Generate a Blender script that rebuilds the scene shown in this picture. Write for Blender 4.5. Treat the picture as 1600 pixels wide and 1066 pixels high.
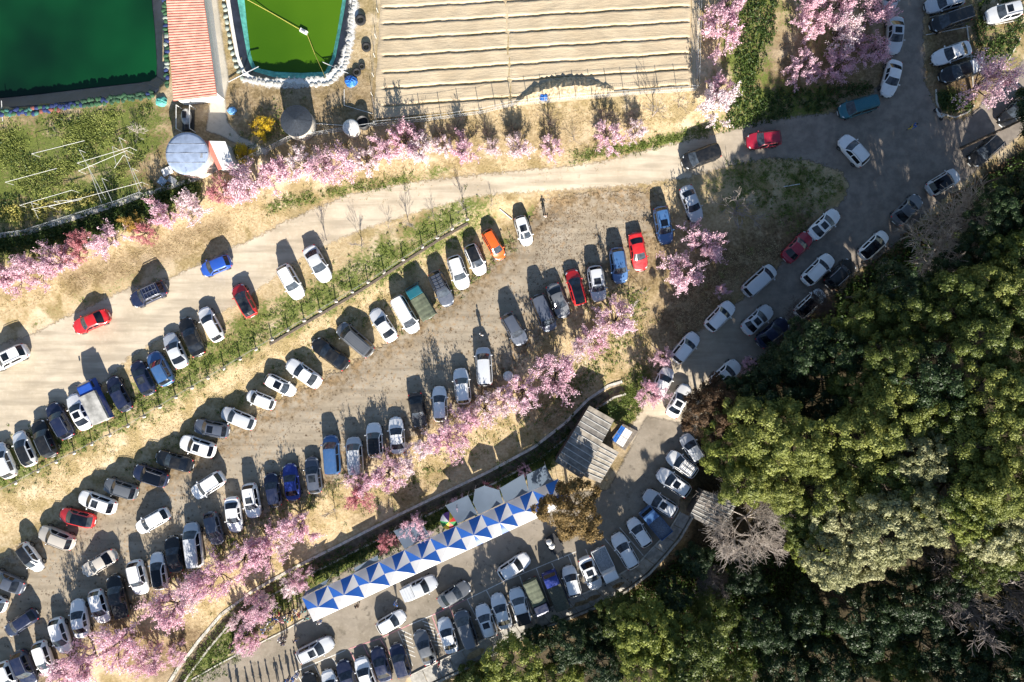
import bpy, bmesh, math, random
import numpy as np
from mathutils import Vector, Matrix

for o in list(bpy.data.objects): bpy.data.objects.remove(o, do_unlink=True)
scene = bpy.context.scene
COL = scene.collection
R = math.radians

# ---------------------------------------------------------------- camera, sky, sun, exposure
S, CH = 12.5, 85.0            # photo pixels per metre at level 0, camera height
cam = bpy.data.cameras.new('camera')
cam.sensor_width = 36.0
cam.lens = 36.0 * CH / (1600 / S)
cam.clip_end = 3000
camo = bpy.data.objects.new('camera', cam); COL.objects.link(camo)
camo.location = (0, 0, CH); camo.rotation_euler = (0, 0, 0)
scene.camera = camo

SUN_EL = R(24.5)
SUN_DX, SUN_DY = 0.17, -1.0    # horizontal direction towards the sun
world = bpy.data.worlds.new('World'); scene.world = world; world.use_nodes = True
wn = world.node_tree; bg = wn.nodes['Background']
sky = wn.nodes.new('ShaderNodeTexSky'); sky.sky_type = 'NISHITA'; sky.sun_disc = False
sky.sun_elevation = SUN_EL
sky.sun_rotation = math.atan2(SUN_DX, SUN_DY)
sky.air_density = 1.0; sky.dust_density = 0.3; sky.ozone_density = 1.5
wn.links.new(sky.outputs[0], bg.inputs[0]); bg.inputs[1].default_value = 0.062
sun = bpy.data.lights.new('sun', 'SUN'); sun.energy = 5.0; sun.angle = R(0.53); sun.color = (1.0, 0.93, 0.82)
suno = bpy.data.objects.new('sun', sun); COL.objects.link(suno)
_n = math.hypot(SUN_DX, SUN_DY)
SD = Vector((SUN_DX / _n * math.cos(SUN_EL), SUN_DY / _n * math.cos(SUN_EL), math.sin(SUN_EL)))
suno.rotation_euler = SD.to_track_quat('Z', 'Y').to_euler(); suno.location = (0, -60, 60)
scene.view_settings.view_transform = 'Standard'; scene.view_settings.look = 'None'
scene.view_settings.exposure = 1.4; scene.view_settings.gamma = 1.0
scene.view_settings.use_curve_mapping = False
scene.render.engine = 'CYCLES'
scene.cycles.max_bounces = 5; scene.cycles.diffuse_bounces = 3; scene.cycles.transparent_max_bounces = 8

rng = np.random.default_rng(7)
rnd = random.Random(11)

# ---------------------------------------------------------------- materials
def nodes(name):
    m = bpy.data.materials.new(name); m.use_nodes = True
    nt = m.node_tree; p = nt.nodes['Principled BSDF']
    return m, nt, p
def N(nt, typ, **kw):
    n = nt.nodes.new(typ)
    for k, v in kw.items():
        if k.startswith('i_'): n.inputs[k[2:].replace('_', ' ')].default_value = v
        else: setattr(n, k, v)
    return n
def noise(nt, scale, detail=4, rough=0.6, vec=None):
    n = N(nt, 'ShaderNodeTexNoise'); n.inputs['Scale'].default_value = scale
    n.inputs['Detail'].default_value = detail; n.inputs['Roughness'].default_value = rough
    if vec is not None: nt.links.new(vec, n.inputs['Vector'])
    return n.outputs['Fac']
def ramp(nt, fac, a, b, ca=0.0, cb=1.0):
    n = N(nt, 'ShaderNodeMapRange'); n.interpolation_type = 'SMOOTHSTEP'
    nt.links.new(fac, n.inputs[0])
    for i, v in zip((1, 2, 3, 4), (a, b, ca, cb)): n.inputs[i].default_value = v
    return n.outputs[0]
def math_(nt, op, a, b=None, clamp=False):
    n = N(nt, 'ShaderNodeMath', operation=op); n.use_clamp = clamp
    for i, v in enumerate((a, b)):
        if v is None: continue
        if isinstance(v, (int, float)): n.inputs[i].default_value = v
        else: nt.links.new(v, n.inputs[i])
    return n.outputs[0]
def mix(nt, fac, a, b):
    n = N(nt, 'ShaderNodeMix', data_type='RGBA')
    for sock, v in ((n.inputs[0], fac), (n.inputs[6], a), (n.inputs[7], b)):
        if isinstance(v, (int, float)): sock.default_value = v
        elif isinstance(v, tuple): sock.default_value = (*v[:3], 1)
        else: nt.links.new(v, sock)
    return n.outputs[2]
def bump(nt, p, h, strength, dist):
    n = N(nt, 'ShaderNodeBump'); n.inputs['Strength'].default_value = strength; n.inputs['Distance'].default_value = dist
    nt.links.new(h, n.inputs['Height']); nt.links.new(n.outputs[0], p.inputs['Normal'])
def attr(nt, name):
    return N(nt, 'ShaderNodeAttribute', attribute_name=name).outputs['Fac']
def pos(nt):
    return N(nt, 'ShaderNodeNewGeometry').outputs['Position']

_mats = {}
def plain(name, col, rough=0.7, metal=0.0, var=0.15, scale=6.0, coat=0.0, spec=0.5):
    """one base colour with gentle procedural mottling"""
    if name in _mats: return _mats[name]
    m, nt, p = nodes(name)
    p.inputs['Roughness'].default_value = rough; p.inputs['Metallic'].default_value = metal
    p.inputs['Coat Weight'].default_value = coat; p.inputs['Specular IOR Level'].default_value = spec
    f = noise(nt, scale, 3, 0.6, pos(nt))
    dk = tuple(c * (1 - var) for c in col); lt = tuple(min(1, c * (1 + var)) for c in col)
    nt.links.new(mix(nt, ramp(nt, f, 0.3, 0.7), dk, lt), p.inputs['Base Color'])
    _mats[name] = m; return m

PAINTS = dict(white=(.80, .80, .80), silver=(.52, .54, .57), grey=(.13, .14, .155), slate=(.085, .10, .135), navy=(.012, .019, .055),
    black=(.009, .010, .012), blue=(.02, .085, .42), royal=(.010, .03, .22), steel=(.05, .13, .30), red=(.48, .012, .016),
    crimson=(.30, .008, .03), orange=(.78, .12, .015), beige=(.46, .42, .37), teal=(.015, .13, .17), green=(.05, .09, .05))
def paint(c):
    k = 'paint_' + c
    if k in _mats: return _mats[k]
    m, nt, p = nodes(k)
    col = PAINTS[c]
    light = c in ('white', 'beige')
    p.inputs['Metallic'].default_value = 0.0 if light or c in ('red', 'orange', 'crimson', 'silver') else 0.2
    p.inputs['Roughness'].default_value = 0.38
    p.inputs['Coat Weight'].default_value = 0.6; p.inputs['Coat Roughness'].default_value = 0.08
    oi = N(nt, 'ShaderNodeObjectInfo')
    dust = ramp(nt, noise(nt, 1.7, 5, 0.65, pos(nt)), 0.42, 0.75, 0.0, 0.16 if light or c == 'silver' else 0.06)
    nt.links.new(mix(nt, dust, col, (.36, .32, .27)), p.inputs['Base Color'])
    nt.links.new(ramp(nt, noise(nt, 3, 3, 0.6, pos(nt)), .3, .7, .28, .5), p.inputs['Roughness'])
    _mats[k] = m; return m

def mk_glass():
    m, nt, p = nodes('car_glass')
    p.inputs['Roughness'].default_value = 0.05; p.inputs['Specular IOR Level'].default_value = 0.45
    oi = N(nt, 'ShaderNodeObjectInfo'); f = math_(nt, 'MULTIPLY', ramp(nt, noise(nt, 1.3, 2, .5, pos(nt)), .3, .7), math_(nt, 'POWER', oi.outputs['Random'], 2.0))
    nt.links.new(mix(nt, f, (.004, .006, .011), (.05, .058, .066)), p.inputs['Base Color'])
    return m
GLASS = mk_glass()
WSHIELD = plain('windshield_glass', (.042, .052, .066), .05, 0, .45, 2.2, 0, .5)
RUBBER = plain('rubber', (.02, .02, .021), .85)
RIM = plain('alloy', (.35, .35, .36), .35, .8)
DARKPL = plain('dark_plastic', (.018, .018, .02), .55)
CHROME = plain('rail_metal', (.5, .5, .52), .3, .9)
LAMP = plain('lamp_glass', (.62, .65, .68), .12, .3)
TAIL = plain('tail_glass', (.42, .01, .012), .2)
PLATE = plain('plate_white', (.75, .76, .74), .5)

def leafmat(name, c1, c2, transl=0.35, rough=0.6, per=0.35, clump=0.35):
    if name in _mats: return _mats[name]
    m, nt, p = nodes(name)
    oi = N(nt, 'ShaderNodeObjectInfo')
    f = noise(nt, clump, 3, .6, pos(nt))
    f2 = noise(nt, 5.0, 2, .6, pos(nt))
    t = math_(nt, 'ADD', math_(nt, 'MULTIPLY', ramp(nt, f, .3, .7), .55), math_(nt, 'MULTIPLY', ramp(nt, f2, .3, .7), .45))
    t = math_(nt, 'ADD', t, math_(nt, 'MULTIPLY', math_(nt, 'SUBTRACT', oi.outputs['Random'], .5), per), True)
    c = mix(nt, t, c1, c2)
    nt.links.new(c, p.inputs['Base Color']); p.inputs['Roughness'].default_value = rough
    p.inputs['Specular IOR Level'].default_value = 0.3
    tr = N(nt, 'ShaderNodeBsdfTranslucent'); nt.links.new(c, tr.inputs[0])
    mx = N(nt, 'ShaderNodeMixShader'); mx.inputs[0].default_value = transl
    nt.links.new(p.outputs[0], mx.inputs[1]); nt.links.new(tr.outputs[0], mx.inputs[2])
    nt.links.new(mx.outputs[0], nt.nodes['Material Output'].inputs[0])
    _mats[name] = m; return m

# ---------------------------------------------------------------- mesh helpers
def mesh_arrays(name, V, F, smooth=False):
    V = np.asarray(V, dtype=np.float32).reshape(-1, 3); F = np.asarray(F, dtype=np.int32)
    k = F.shape[1]
    me = bpy.data.meshes.new(name)
    me.vertices.add(len(V)); me.vertices.foreach_set('co', V.ravel())
    me.loops.add(F.size); me.loops.foreach_set('vertex_index', F.ravel())
    me.polygons.add(len(F)); me.polygons.foreach_set('loop_start', np.arange(0, F.size, k, dtype=np.int32))
    if smooth: me.polygons.foreach_set('use_smooth', np.ones(len(F), dtype=bool))
    me.update(calc_edges=True); return me
def fattr(me, name, vals):
    a = me.attributes.new(name, 'FLOAT', 'POINT'); a.data.foreach_set('value', np.asarray(vals, dtype=np.float32))

class MB:
    """collects simple shapes into one mesh"""
    def __init__(s): s.v = []; s.f = []
    def add(s, vs, fs):
        b = len(s.v); s.v += [tuple(v) for v in vs]; s.f += [tuple(b + i for i in f) for f in fs]; return s
    def box(s, c, d, rz=0.0, taper=1.0):
        x, y, z = (k / 2 for k in d); vs = []
        for sz in (-1, 1):
            t = taper if sz > 0 else 1
            for sx, sy in ((-1, -1), (1, -1), (1, 1), (-1, 1)):
                a, b = sx * x * t, sy * y * t
                vs.append((c[0] + a * math.cos(rz) - b * math.sin(rz), c[1] + a * math.sin(rz) + b * math.cos(rz), c[2] + sz * z))
        return s.add(vs, [(3, 2, 1, 0), (4, 5, 6, 7), (0, 1, 5, 4), (1, 2, 6, 5), (2, 3, 7, 6), (3, 0, 4, 7)])
    def tube(s, p0, p1, r0, r1=None, n=6, caps=True):
        r1 = r0 if r1 is None else r1
        p0, p1 = Vector(p0), Vector(p1); d = (p1 - p0).normalized()
        a = d.orthogonal().normalized(); b = d.cross(a); vs = []
        for p, r in ((p0, r0), (p1, r1)):
            for i in range(n):
                t = 2 * math.pi * i / n; vs.append(p + (a * math.cos(t) + b * math.sin(t)) * r)
        fs = [(i, (i + 1) % n, n + (i + 1) % n, n + i) for i in range(n)]
        if caps: fs += [tuple(range(n - 1, -1, -1)), tuple(range(n, 2 * n))]
        return s.add(vs, fs)
    def lathe(s, prof, n=24, c=(0, 0, 0)):
        vs = [(c[0] + r * math.cos(2 * math.pi * i / n), c[1] + r * math.sin(2 * math.pi * i / n), c[2] + z) for r, z in prof for i in range(n)]
        fs = [(j * n + i, j * n + (i + 1) % n, (j + 1) * n + (i + 1) % n, (j + 1) * n + i) for j in range(len(prof) - 1) for i in range(n)]
        return s.add(vs, fs)
    def slab(s, poly, t):
        """prism from a 3-D polygon (counter-clockwise from above), thickness t downwards"""
        n = len(poly); vs = list(poly) + [(x, y, z - t) for x, y, z in poly]
        return s.add(vs, [tuple(range(n)), tuple(range(2 * n - 1, n - 1, -1))] + [(i + n, (i + 1) % n + n, (i + 1) % n, i) for i in range(n)])
    def blob(s, c, d, n=8, m=5, rz=0.0, jit=0.0, rr=None):
        vs = []
        for j in range(m + 1):
            ph = math.pi * j / m - math.pi / 2
            for i in range(n):
                t = 2 * math.pi * i / n; k = 1 + (rr.uniform(-jit, jit) if rr else 0)
                a, b = d[0] * math.cos(ph) * math.cos(t) * k, d[1] * math.cos(ph) * math.sin(t) * k
                vs.append((c[0] + a * math.cos(rz) - b * math.sin(rz), c[1] + a * math.sin(rz) + b * math.cos(rz), c[2] + d[2] * math.sin(ph) * k))
        return s.add(vs, [(j * n + i, j * n + (i + 1) % n, (j + 1) * n + (i + 1) % n, (j + 1) * n + i) for j in range(m) for i in range(n)])
    def mesh(s, name, smooth=False):
        me = bpy.data.meshes.new(name); me.from_pydata(s.v, [], s.f); me.update()
        if smooth: me.polygons.foreach_set('use_smooth', np.ones(len(me.polygons), dtype=bool))
        return me

def ob(name, me, mat=None, parent=None, loc=None, rot=None, scale=None):
    o = bpy.data.objects.new(name, me); COL.objects.link(o)
    if mat is not None:
        if not me.materials: me.materials.append(mat)
        if me.materials[0] is not mat:
            o.material_slots[0].link = 'OBJECT'; o.material_slots[0].material = mat
    if parent is not None: o.parent = parent
    if loc is not None: o.location = loc
    if rot is not None: o.rotation_euler = rot
    if scale is not None: o.scale = scale
    return o
def tag(o, label=None, cat=None, group=None, kind=None):
    if label: o['label'] = label
    if cat: o['category'] = cat
    if group: o['group'] = group
    if kind: o['kind'] = kind
    return o
def thing(name, label, cat, loc=(0, 0, 0), rz=0.0, group=None):
    o = bpy.data.objects.new(name, None); COL.objects.link(o); o.empty_display_size = .3
    o.location = loc; o.rotation_euler = (0, 0, rz); return tag(o, label, cat, group)
def struct(name, me, mat): return tag(ob(name, me, mat), kind='structure')

# ---------------------------------------------------------------- terrain heights (harmonic surface through contour lines)
GX0, GY0, GS = -400, -400, 10
gw, gh = 241, 188
def polypts(pts, step=4.0):
    out = []
    for (x0, y0), (x1, y1) in zip(pts[:-1], pts[1:]):
        n = max(1, int(math.hypot(x1 - x0, y1 - y0) / step))
        out += [(x0 + (x1 - x0) * i / n, y0 + (y1 - y0) * i / n) for i in range(n)]
    return out + [pts[-1]]
CONTOURS = [
    ([(-390, 470), (0, 368), (200, 335), (300, 285), (400, 240), (600, 195), (800, 168), (1090, 143), (1130, 100), (1150, -390)], 2.6),
    ([(-390, -390), (600, -390), (1150, -390)], 2.6), ([(-390, 100), (0, 200), (560, 130), (1090, 60)], 2.6),
    ([(-390, 640), (50, 523), (203, 447), (362, 384), (542, 303), (755, 272), (927, 256), (1117, 210)], 1.25),
    ([(-390, 800), (0, 690), (200, 560), (400, 430), (600, 345), (800, 300), (1068, 278)], 1.1),
    ([(-390, 920), (0, 765), (200, 665), (400, 545), (600, 425), (730, 340), (840, 305)], 0.9),
    ([(-390, 1010), (0, 850), (150, 752), (300, 652), (450, 572), (600, 472), (760, 352), (860, 320)], 0.05),
    ([(-390, 1250), (60, 1060), (100, 1030), (260, 915), (430, 800), (600, 710), (780, 600), (880, 490), (990, 420)], 0.0),
    ([(200, 1130), (300, 1030), (345, 975), (480, 890), (700, 780), (850, 700), (965, 608)], -1.2),
    ([(240, 1300), (300, 1062), (475, 960), (860, 750), (985, 700)], -1.2), ([(640, 1080), (760, 1025), (890, 963), (985, 915), (1055, 850), (1075, 770)], -1.2),
    ([(1380, -390), (1420, 0), (1410, 150), (1400, 260), (1300, 380)], 0.7), ([(1200, 215), (1350, 200)], 0.9), ([(1700, 50), (1590, 140), (1450, 290)], 0.7),
    ([(1300, 380), (1150, 500)], 0.3), ([(1100, 560), (1050, 620)], -0.6), ([(1030, 650), (1000, 690)], -1.15),
    ([(1080, 400), (1150, 320), (1290, 290)], 0.6), ([(1250, 570), (1420, 450)], 0.8), ([(1500, 600), (1700, 450)], 2.2),
    ([(720, 1075), (765, 1045), (895, 985), (1005, 930), (1070, 870)], -2.4), ([(700, 1160), (850, 1075), (1000, 1010), (1100, 950), (1250, 960)], -5.0), ([(1500, 1100), (1700, 1000)], 0.0), ([(700, 1250), (900, 1180), (1100, 1150), (1300, 1100)], -7.0), ([(1990, -390), (1990, 1460)], 2.5),
    ([(-390, 1460), (600, 1460)], -1.0), ([(800, 1460), (1990, 1460)], -7.0)]
def build_heights():
    Hh = np.zeros((gh, gw)); M = np.zeros((gh, gw), bool); cnt = np.zeros((gh, gw))
    for pts, z in CONTOURS:
        for x, y in polypts(pts):
            i, j = int(round((x - GX0) / GS)), int(round((y - GY0) / GS))
            if 0 <= i < gw and 0 <= j < gh: Hh[j, i] += z; cnt[j, i] += 1; M[j, i] = True
    Hh[M] /= cnt[M]; fixed = Hh.copy(); Hh[~M] = .5
    for _ in range(2600):
        P = np.pad(Hh, 1, mode='edge')
        Hh = (P[:-2, 1:-1] + P[2:, 1:-1] + P[1:-1, :-2] + P[1:-1, 2:]) / 4
        Hh[M] = fixed[M]
    for _ in range(2):                       # soften the creases
        P = np.pad(Hh, 1, mode='edge'); Hh = (P[:-2, 1:-1] + P[2:, 1:-1] + P[1:-1, :-2] + P[1:-1, 2:] + 2 * Hh) / 6
    return Hh
HG = build_heights()
def hz(x, y):
    """ground height at world x, y (arrays or floats)"""
    u = np.clip((np.asarray(x, float) * S + 800 - GX0) / GS, 0, gw - 1.001); v = np.clip((533 - np.asarray(y, float) * S - GY0) / GS, 0, gh - 1.001)
    i = u.astype(int); j = v.astype(int); a = u - i; b = v - j
    h = HG[j, i] * (1 - a) * (1 - b) + HG[j, i + 1] * a * (1 - b) + HG[j + 1, i] * (1 - a) * b + HG[j + 1, i + 1] * a * b
    x = np.asarray(x, float); y = np.asarray(y, float)
    return h + .03 * np.sin(x * 1.3 + 2 * np.sin(y * .7)) * np.sin(y * 1.1 + 1.5 * np.sin(x * .5))
def ray(px, py, z):
    k = (CH - z) / CH
    return (px - 800) / S * k, (533 - py) / S * k
def at(px, py, dz=0.0):
    """point seen at a photo pixel, dz above the ground there"""
    z = 0.0
    for _ in range(6):
        x, y = ray(px, py, z + dz); z = float(hz(x, y))
    return Vector((x, y, z))
def atp(pts, dz=0.0): return [at(px, py, dz) for px, py in pts]

def seg_dist(X, Y, P, closed=False):
    P = np.asarray([(p[0], p[1]) for p in P]); Q = np.roll(P, -1, 0) if closed else P[1:]
    A = P if closed else P[:-1]; D = np.full(X.shape, 1e9)
    for (ax, ay), (bx, by) in zip(A, Q):
        dx, dy = bx - ax, by - ay; L = dx * dx + dy * dy + 1e-12
        t = np.clip(((X - ax) * dx + (Y - ay) * dy) / L, 0, 1)
        D = np.minimum(D, np.hypot(X - ax - t * dx, Y - ay - t * dy))
    return D
def inside(X, Y, P):
    P = [(p[0], p[1]) for p in P]; r = np.zeros(X.shape, bool)
    for (ax, ay), (bx, by) in zip(P, P[1:] + P[:1]):
        c = (ay > Y) != (by > Y)
        with np.errstate(divide='ignore', invalid='ignore'): xi = (bx - ax) * (Y - ay) / (by - ay) + ax
        r ^= c & (X < xi)
    return r
def sdist(X, Y, P): 
    d = seg_dist(X, Y, P, True); return np.where(inside(X, Y, P), d, -d)

# lattice: 0.4 m in and around the picture, coarser and coarser beyond
def axis(lo, hi, step):
    a = list(np.arange(lo, hi + step / 2, step)); s = step
    ext_lo, ext_hi = [], []; x = lo; 
    while x > -450: s *= 1.35; x -= s; ext_lo.append(x)
    s = step; x = hi
    while x < 450: s *= 1.35; x += s; ext_hi.append(x)
    return np.array(ext_lo[::-1] + a + ext_hi)
AX, AY = axis(-70, 70, .4), axis(-48, 48, .4)
LX, LY = np.meshgrid(AX, AY); nx, ny = len(AX), len(AY)
LZ = hz(LX, LY)

POND1 = [(-60, 168), (0, 168), (120, 158), (243, 143), (256, 128), (254, 60), (251, -60), (-60, -60)]
POND2 = [(356, -60), (364, 20), (371, 75), (381, 104), (392, 118), (430, 128), (480, 128), (512, 124), (530, 108), (544, 70), (551, 30), (555, -60)]
DITCH = [(250, 1110), (285, 1052), (318, 1008), (352, 968), (400, 932), (470, 893), (540, 858), (620, 817), (690, 783), (770, 745), (840, 707), (890, 668), (925, 632), (955, 612), (975, 606)]
W_P1, W_P2, W_D = atp(POND1), atp(POND2), atp(DITCH)
LZ = np.where(sdist(LX, LY, W_P1) > .1, LZ - 2.2, LZ)
LZ = np.where(sdist(LX, LY, W_P2) > .1, LZ - 2.2, LZ)
dd = seg_dist(LX, LY, W_D)
LZ = LZ - .8 * np.clip(1.25 - dd / .62, 0, 1)
idx = np.arange(nx * ny).reshape(ny, nx)
QUADS = np.stack([idx[:-1, :-1], idx[:-1, 1:], idx[1:, 1:], idx[1:, :-1]], -1).reshape(-1, 4)

# ---------------------------------------------------------------- ground cover zones (what grows where)
def stroke_field(items):
    F = np.zeros(LX.shape)
    for pts, r, s in items:
        W = atp(pts); d = seg_dist(LX, LY, W) if len(W) > 1 else np.hypot(LX - W[0].x, LY - W[0].y)
        F = np.maximum(F, s * np.clip(1.5 - d / (r / S) * .9, 0, 1))
    return F
GREEN = stroke_field([
    ([(0, 735), (200, 632), (400, 515), (560, 430), (740, 330)], 34, .85), ([(-60, 260), (120, 230), (210, 205)], 55, 1.0), ([(0, 320), (200, 300)], 36, .9),
    ([(-40, 392), (120, 365), (230, 325), (300, 300)], 20, .95), ([(1150, 280), (1290, 300)], 55, .6), ([(1220, 360), (1100, 450)], 22, .35),
    ([(1175, -40), (1165, 80), (1170, 180), (1260, 160)], 42, .85), ([(1300, 60), (1240, 20)], 40, .6), ([(1530, 20), (1560, 90)], 40, .55), ([(1485, 160)], 22, .9),
    ([(500, 895), (620, 845), (760, 775), (880, 690), (960, 640)], 20, 1.0), ([(300, 1062), (380, 975), (470, 905)], 26, .85), ([(980, 640), (1000, 600)], 22, .9),
    ([(420, 325), (520, 300), (700, 268)], 10, .7), ([(900, 245), (1010, 225), (1120, 195)], 9, .8), ([(620, 505), (700, 455), (790, 380)], 16, .6),
    ([(200, 745), (330, 665), (450, 580)], 12, .5), ([(250, 420), (120, 470), (60, 500)], 10, .5), ([(830, 340)], 18, .8), ([(430, 215), (360, 250)], 20, .5),
    ([(1250, 700), (1500, 600), (1500, 950), (1000, 1040)], 120, .55), ([(300, 895), (420, 815)], 14, .4), ([(1000, 470), (930, 560)], 14, .5)])
BROWN = stroke_field([
    ([(1060, 500), (1120, 420), (1250, 360)], 40, .95), ([(860, 350), (960, 330), (1010, 400)], 50, .7), ([(600, 215), (900, 205)], 26, .3), ([(300, 180), (560, 170)], 50, .6),
    ([(0, 300), (120, 190), (240, 250)], 60, .55), ([(120, 440), (240, 400), (340, 360)], 18, .6), ([(1200, 100), (1330, 120), (1360, 60)], 60, .65), ([(1500, 40), (1500, 130)], 50, .9),
    ([(1150, 700), (1500, 600), (1500, 950), (1000, 1000)], 150, 1.0), ([(300, 1000), (250, 1040), (180, 985)], 26, .8), ([(850, 650), (900, 600)], 22, .6), ([(560, 810), (700, 740)], 12, .4)])
def ground_mat():
    m, nt, p = nodes('ground_mix'); P = pos(nt)
    n1 = noise(nt, .55, 6, .65, P); n2 = noise(nt, 3.2, 5, .7, P); n3 = noise(nt, 11, 3, .7, P); n4 = noise(nt, .16, 3, .55, P)
    straw = mix(nt, ramp(nt, n2, .32, .68), (.36, .265, .145), (.52, .415, .26))
    straw = mix(nt, ramp(nt, n4, .50, .66, 0, .75), straw, (.60, .495, .35))
    n6 = noise(nt, .33, 5, .6, P)
    straw = mix(nt, ramp(nt, n6, .46, .60, 0, .8), straw, mix(nt, ramp(nt, n2, .3, .7), (.19, .145, .055), (.33, .25, .12)))
    brown = mix(nt, ramp(nt, n2, .35, .7), (.085, .055, .03), (.25, .175, .10))
    c = mix(nt, math_(nt, 'MULTIPLY', attr(nt, 'brown'), ramp(nt, n1, .22, .50), True), straw, brown)
    c = mix(nt, ramp(nt, n1, .60, .74, 0, .55), c, brown)
    green = mix(nt, ramp(nt, n3, .3, .7), (.045, .07, .012), (.16, .20, .04))
    gm = ramp(nt, math_(nt, 'ADD', math_(nt, 'MULTIPLY', attr(nt, 'green'), .48), math_(nt, 'ADD', math_(nt, 'SUBTRACT', n2, .5), math_(nt, 'MULTIPLY', math_(nt, 'SUBTRACT', n1, .5), .9))), .22, .46)
    c = mix(nt, math_(nt, 'MULTIPLY', gm, .92), c, green)
    c = mix(nt, ramp(nt, n3, .64, .78, 0, .35), c, (.12, .09, .05))
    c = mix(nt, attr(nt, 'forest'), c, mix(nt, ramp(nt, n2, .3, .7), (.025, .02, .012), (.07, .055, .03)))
    nt.links.new(c, p.inputs['Base Color']); p.inputs['Roughness'].default_value = .95; p.inputs['Specular IOR Level'].default_value = .15
    h = math_(nt, 'ADD', n3, math_(nt, 'MULTIPLY', n2, 1.6)); bump(nt, p, h, .5, .07)
    return m
gme = mesh_arrays('ground', np.stack([LX, LY, LZ], -1), QUADS, True)
fattr(gme, 'green', GREEN.ravel()); fattr(gme, 'brown', BROWN.ravel())
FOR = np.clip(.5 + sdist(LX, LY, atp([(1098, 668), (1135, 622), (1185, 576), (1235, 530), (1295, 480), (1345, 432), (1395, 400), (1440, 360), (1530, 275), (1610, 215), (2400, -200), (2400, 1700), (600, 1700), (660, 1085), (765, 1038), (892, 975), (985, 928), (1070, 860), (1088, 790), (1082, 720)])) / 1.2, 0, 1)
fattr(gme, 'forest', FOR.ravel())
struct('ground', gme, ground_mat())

# ---------------------------------------------------------------- roads and lots: sheets that follow the ground, ragged at the edge
def sheet(name, polypx, mat, dz, reach=.9, extra=None):
    W = atp(polypx); D = sdist(LX, LY, W)
    keep = D > -reach; fm = keep.ravel()[QUADS].any(1)
    q = QUADS[fm]; used, inv = np.unique(q, return_inverse=True)
    V = np.stack([LX.ravel()[used], LY.ravel()[used], hz(LX, LY).ravel()[used] + dz], -1)
    me = mesh_arrays(name, V, inv.reshape(-1, 4), True); fattr(me, 'edge', D.ravel()[used])
    return struct(name, me, mat)
def sheet_mat(name, cols, ragged=.9, speck=0.0, streak=0, verge=None, grain=.4, soft=1.0, bumpd=.03, speck_col=(.07, .045, .025), stain=0.0, grey=None):
    m, nt, p = nodes(name); P = pos(nt)
    n1 = noise(nt, .25, 5, .6, P); n2 = noise(nt, 2.2, 5, .7, P); n3 = noise(nt, 14, 3, .7, P); n5 = noise(nt, .9, 5, .65, P)
    c = mix(nt, ramp(nt, n1, .32, .68), cols[0], cols[1])
    c = mix(nt, ramp(nt, n2, .45, .75, 0, .55), c, cols[2])
    if streak:
        mp = N(nt, 'ShaderNodeMapping'); mp.inputs['Rotation'].default_value = (0, 0, R(-streak)); mp.inputs['Scale'].default_value = (.10, 1.1, 1)
        nt.links.new(P, mp.inputs[0]); ns = noise(nt, 1.0, 4, .6, mp.outputs[0])
        c = mix(nt, ramp(nt, ns, .42, .66, 0, .62), c, tuple(k * .68 for k in cols[0]))
    if grey:                               # shade painted in: colour turns greyer towards the road's right-hand end
        sx = N(nt, 'ShaderNodeSeparateXYZ'); nt.links.new(P, sx.inputs[0])
        xx = math_(nt, 'ADD', sx.outputs[0], math_(nt, 'MULTIPLY', math_(nt, 'SUBTRACT', n1, .5), 8.0))
        c = mix(nt, ramp(nt, xx, grey[0], grey[1]), c, mix(nt, ramp(nt, n5, .3, .7), grey[2], grey[3]))
    if verge:                              # dead grass and litter creep in from the margins
        c = mix(nt, math_(nt, 'MULTIPLY', ramp(nt, attr(nt, 'edge'), 4.2, .6), ramp(nt, n5, .36, .60, 0, .9)), c, mix(nt, ramp(nt, n2, .35, .65), verge[0], verge[1]))
        c = mix(nt, ramp(nt, n5, .57, .72, 0, .5), c, verge[1])
    if stain: c = mix(nt, ramp(nt, n5, .56, .72, 0, stain), c, tuple(k * .35 for k in cols[0]))
    if speck:
        vo = N(nt, 'ShaderNodeTexVoronoi'); vo.inputs['Scale'].default_value = 1.9; nt.links.new(P, vo.inputs['Vector'])
        wob = math_(nt, 'ADD', vo.outputs['Distance'], math_(nt, 'MULTIPLY', math_(nt, 'SUBTRACT', n3, .5), .5))
        patch = ramp(nt, n5, .40, .62)
        c = mix(nt, math_(nt, 'MULTIPLY', ramp(nt, wob, .34, .16, 0, speck), patch), c, speck_col)
        c = mix(nt, math_(nt, 'MULTIPLY', ramp(nt, n2, .50, .66, 0, .8), ramp(nt, n1, .42, .62)), c, (.30, .195, .10))
    c = mix(nt, ramp(nt, n3, .58, .75, 0, grain), c, tuple(k * .45 for k in cols[0]))
    nt.links.new(c, p.inputs['Base Color']); p.inputs['Roughness'].default_value = .93; p.inputs['Specular IOR Level'].default_value = .2
    bump(nt, p, math_(nt, 'ADD', n3, n2), .55 * soft, bumpd)
    e = math_(nt, 'ADD', attr(nt, 'edge'), math_(nt, 'MULTIPLY', math_(nt, 'SUBTRACT', n2, .5), ragged * 3.2))
    nt.links.new(ramp(nt, e, -.18, .22), p.inputs['Alpha'])
    return m
M_ROAD = sheet_mat('gravel_road', ((.44, .37, .275), (.54, .465, .36), (.60, .52, .405)), .5, grain=.2, soft=.4, streak=23, grey=(18, 36, (.19, .162, .138), (.285, .245, .205)))  # the grey end colours are the forest's shade painted into the gravel
M_LOT = sheet_mat('dirt_lot', ((.29, .24, .175), (.37, .32, .25), (.42, .365, .285)), 1.5, speck=.8, streak=33, verge=((.13, .085, .04), (.27, .19, .105)))
M_PAVE = sheet_mat('paved_lot', ((.20, .17, .13), (.29, .25, .20), (.33, .29, .235)), .25, stain=.65)
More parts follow.
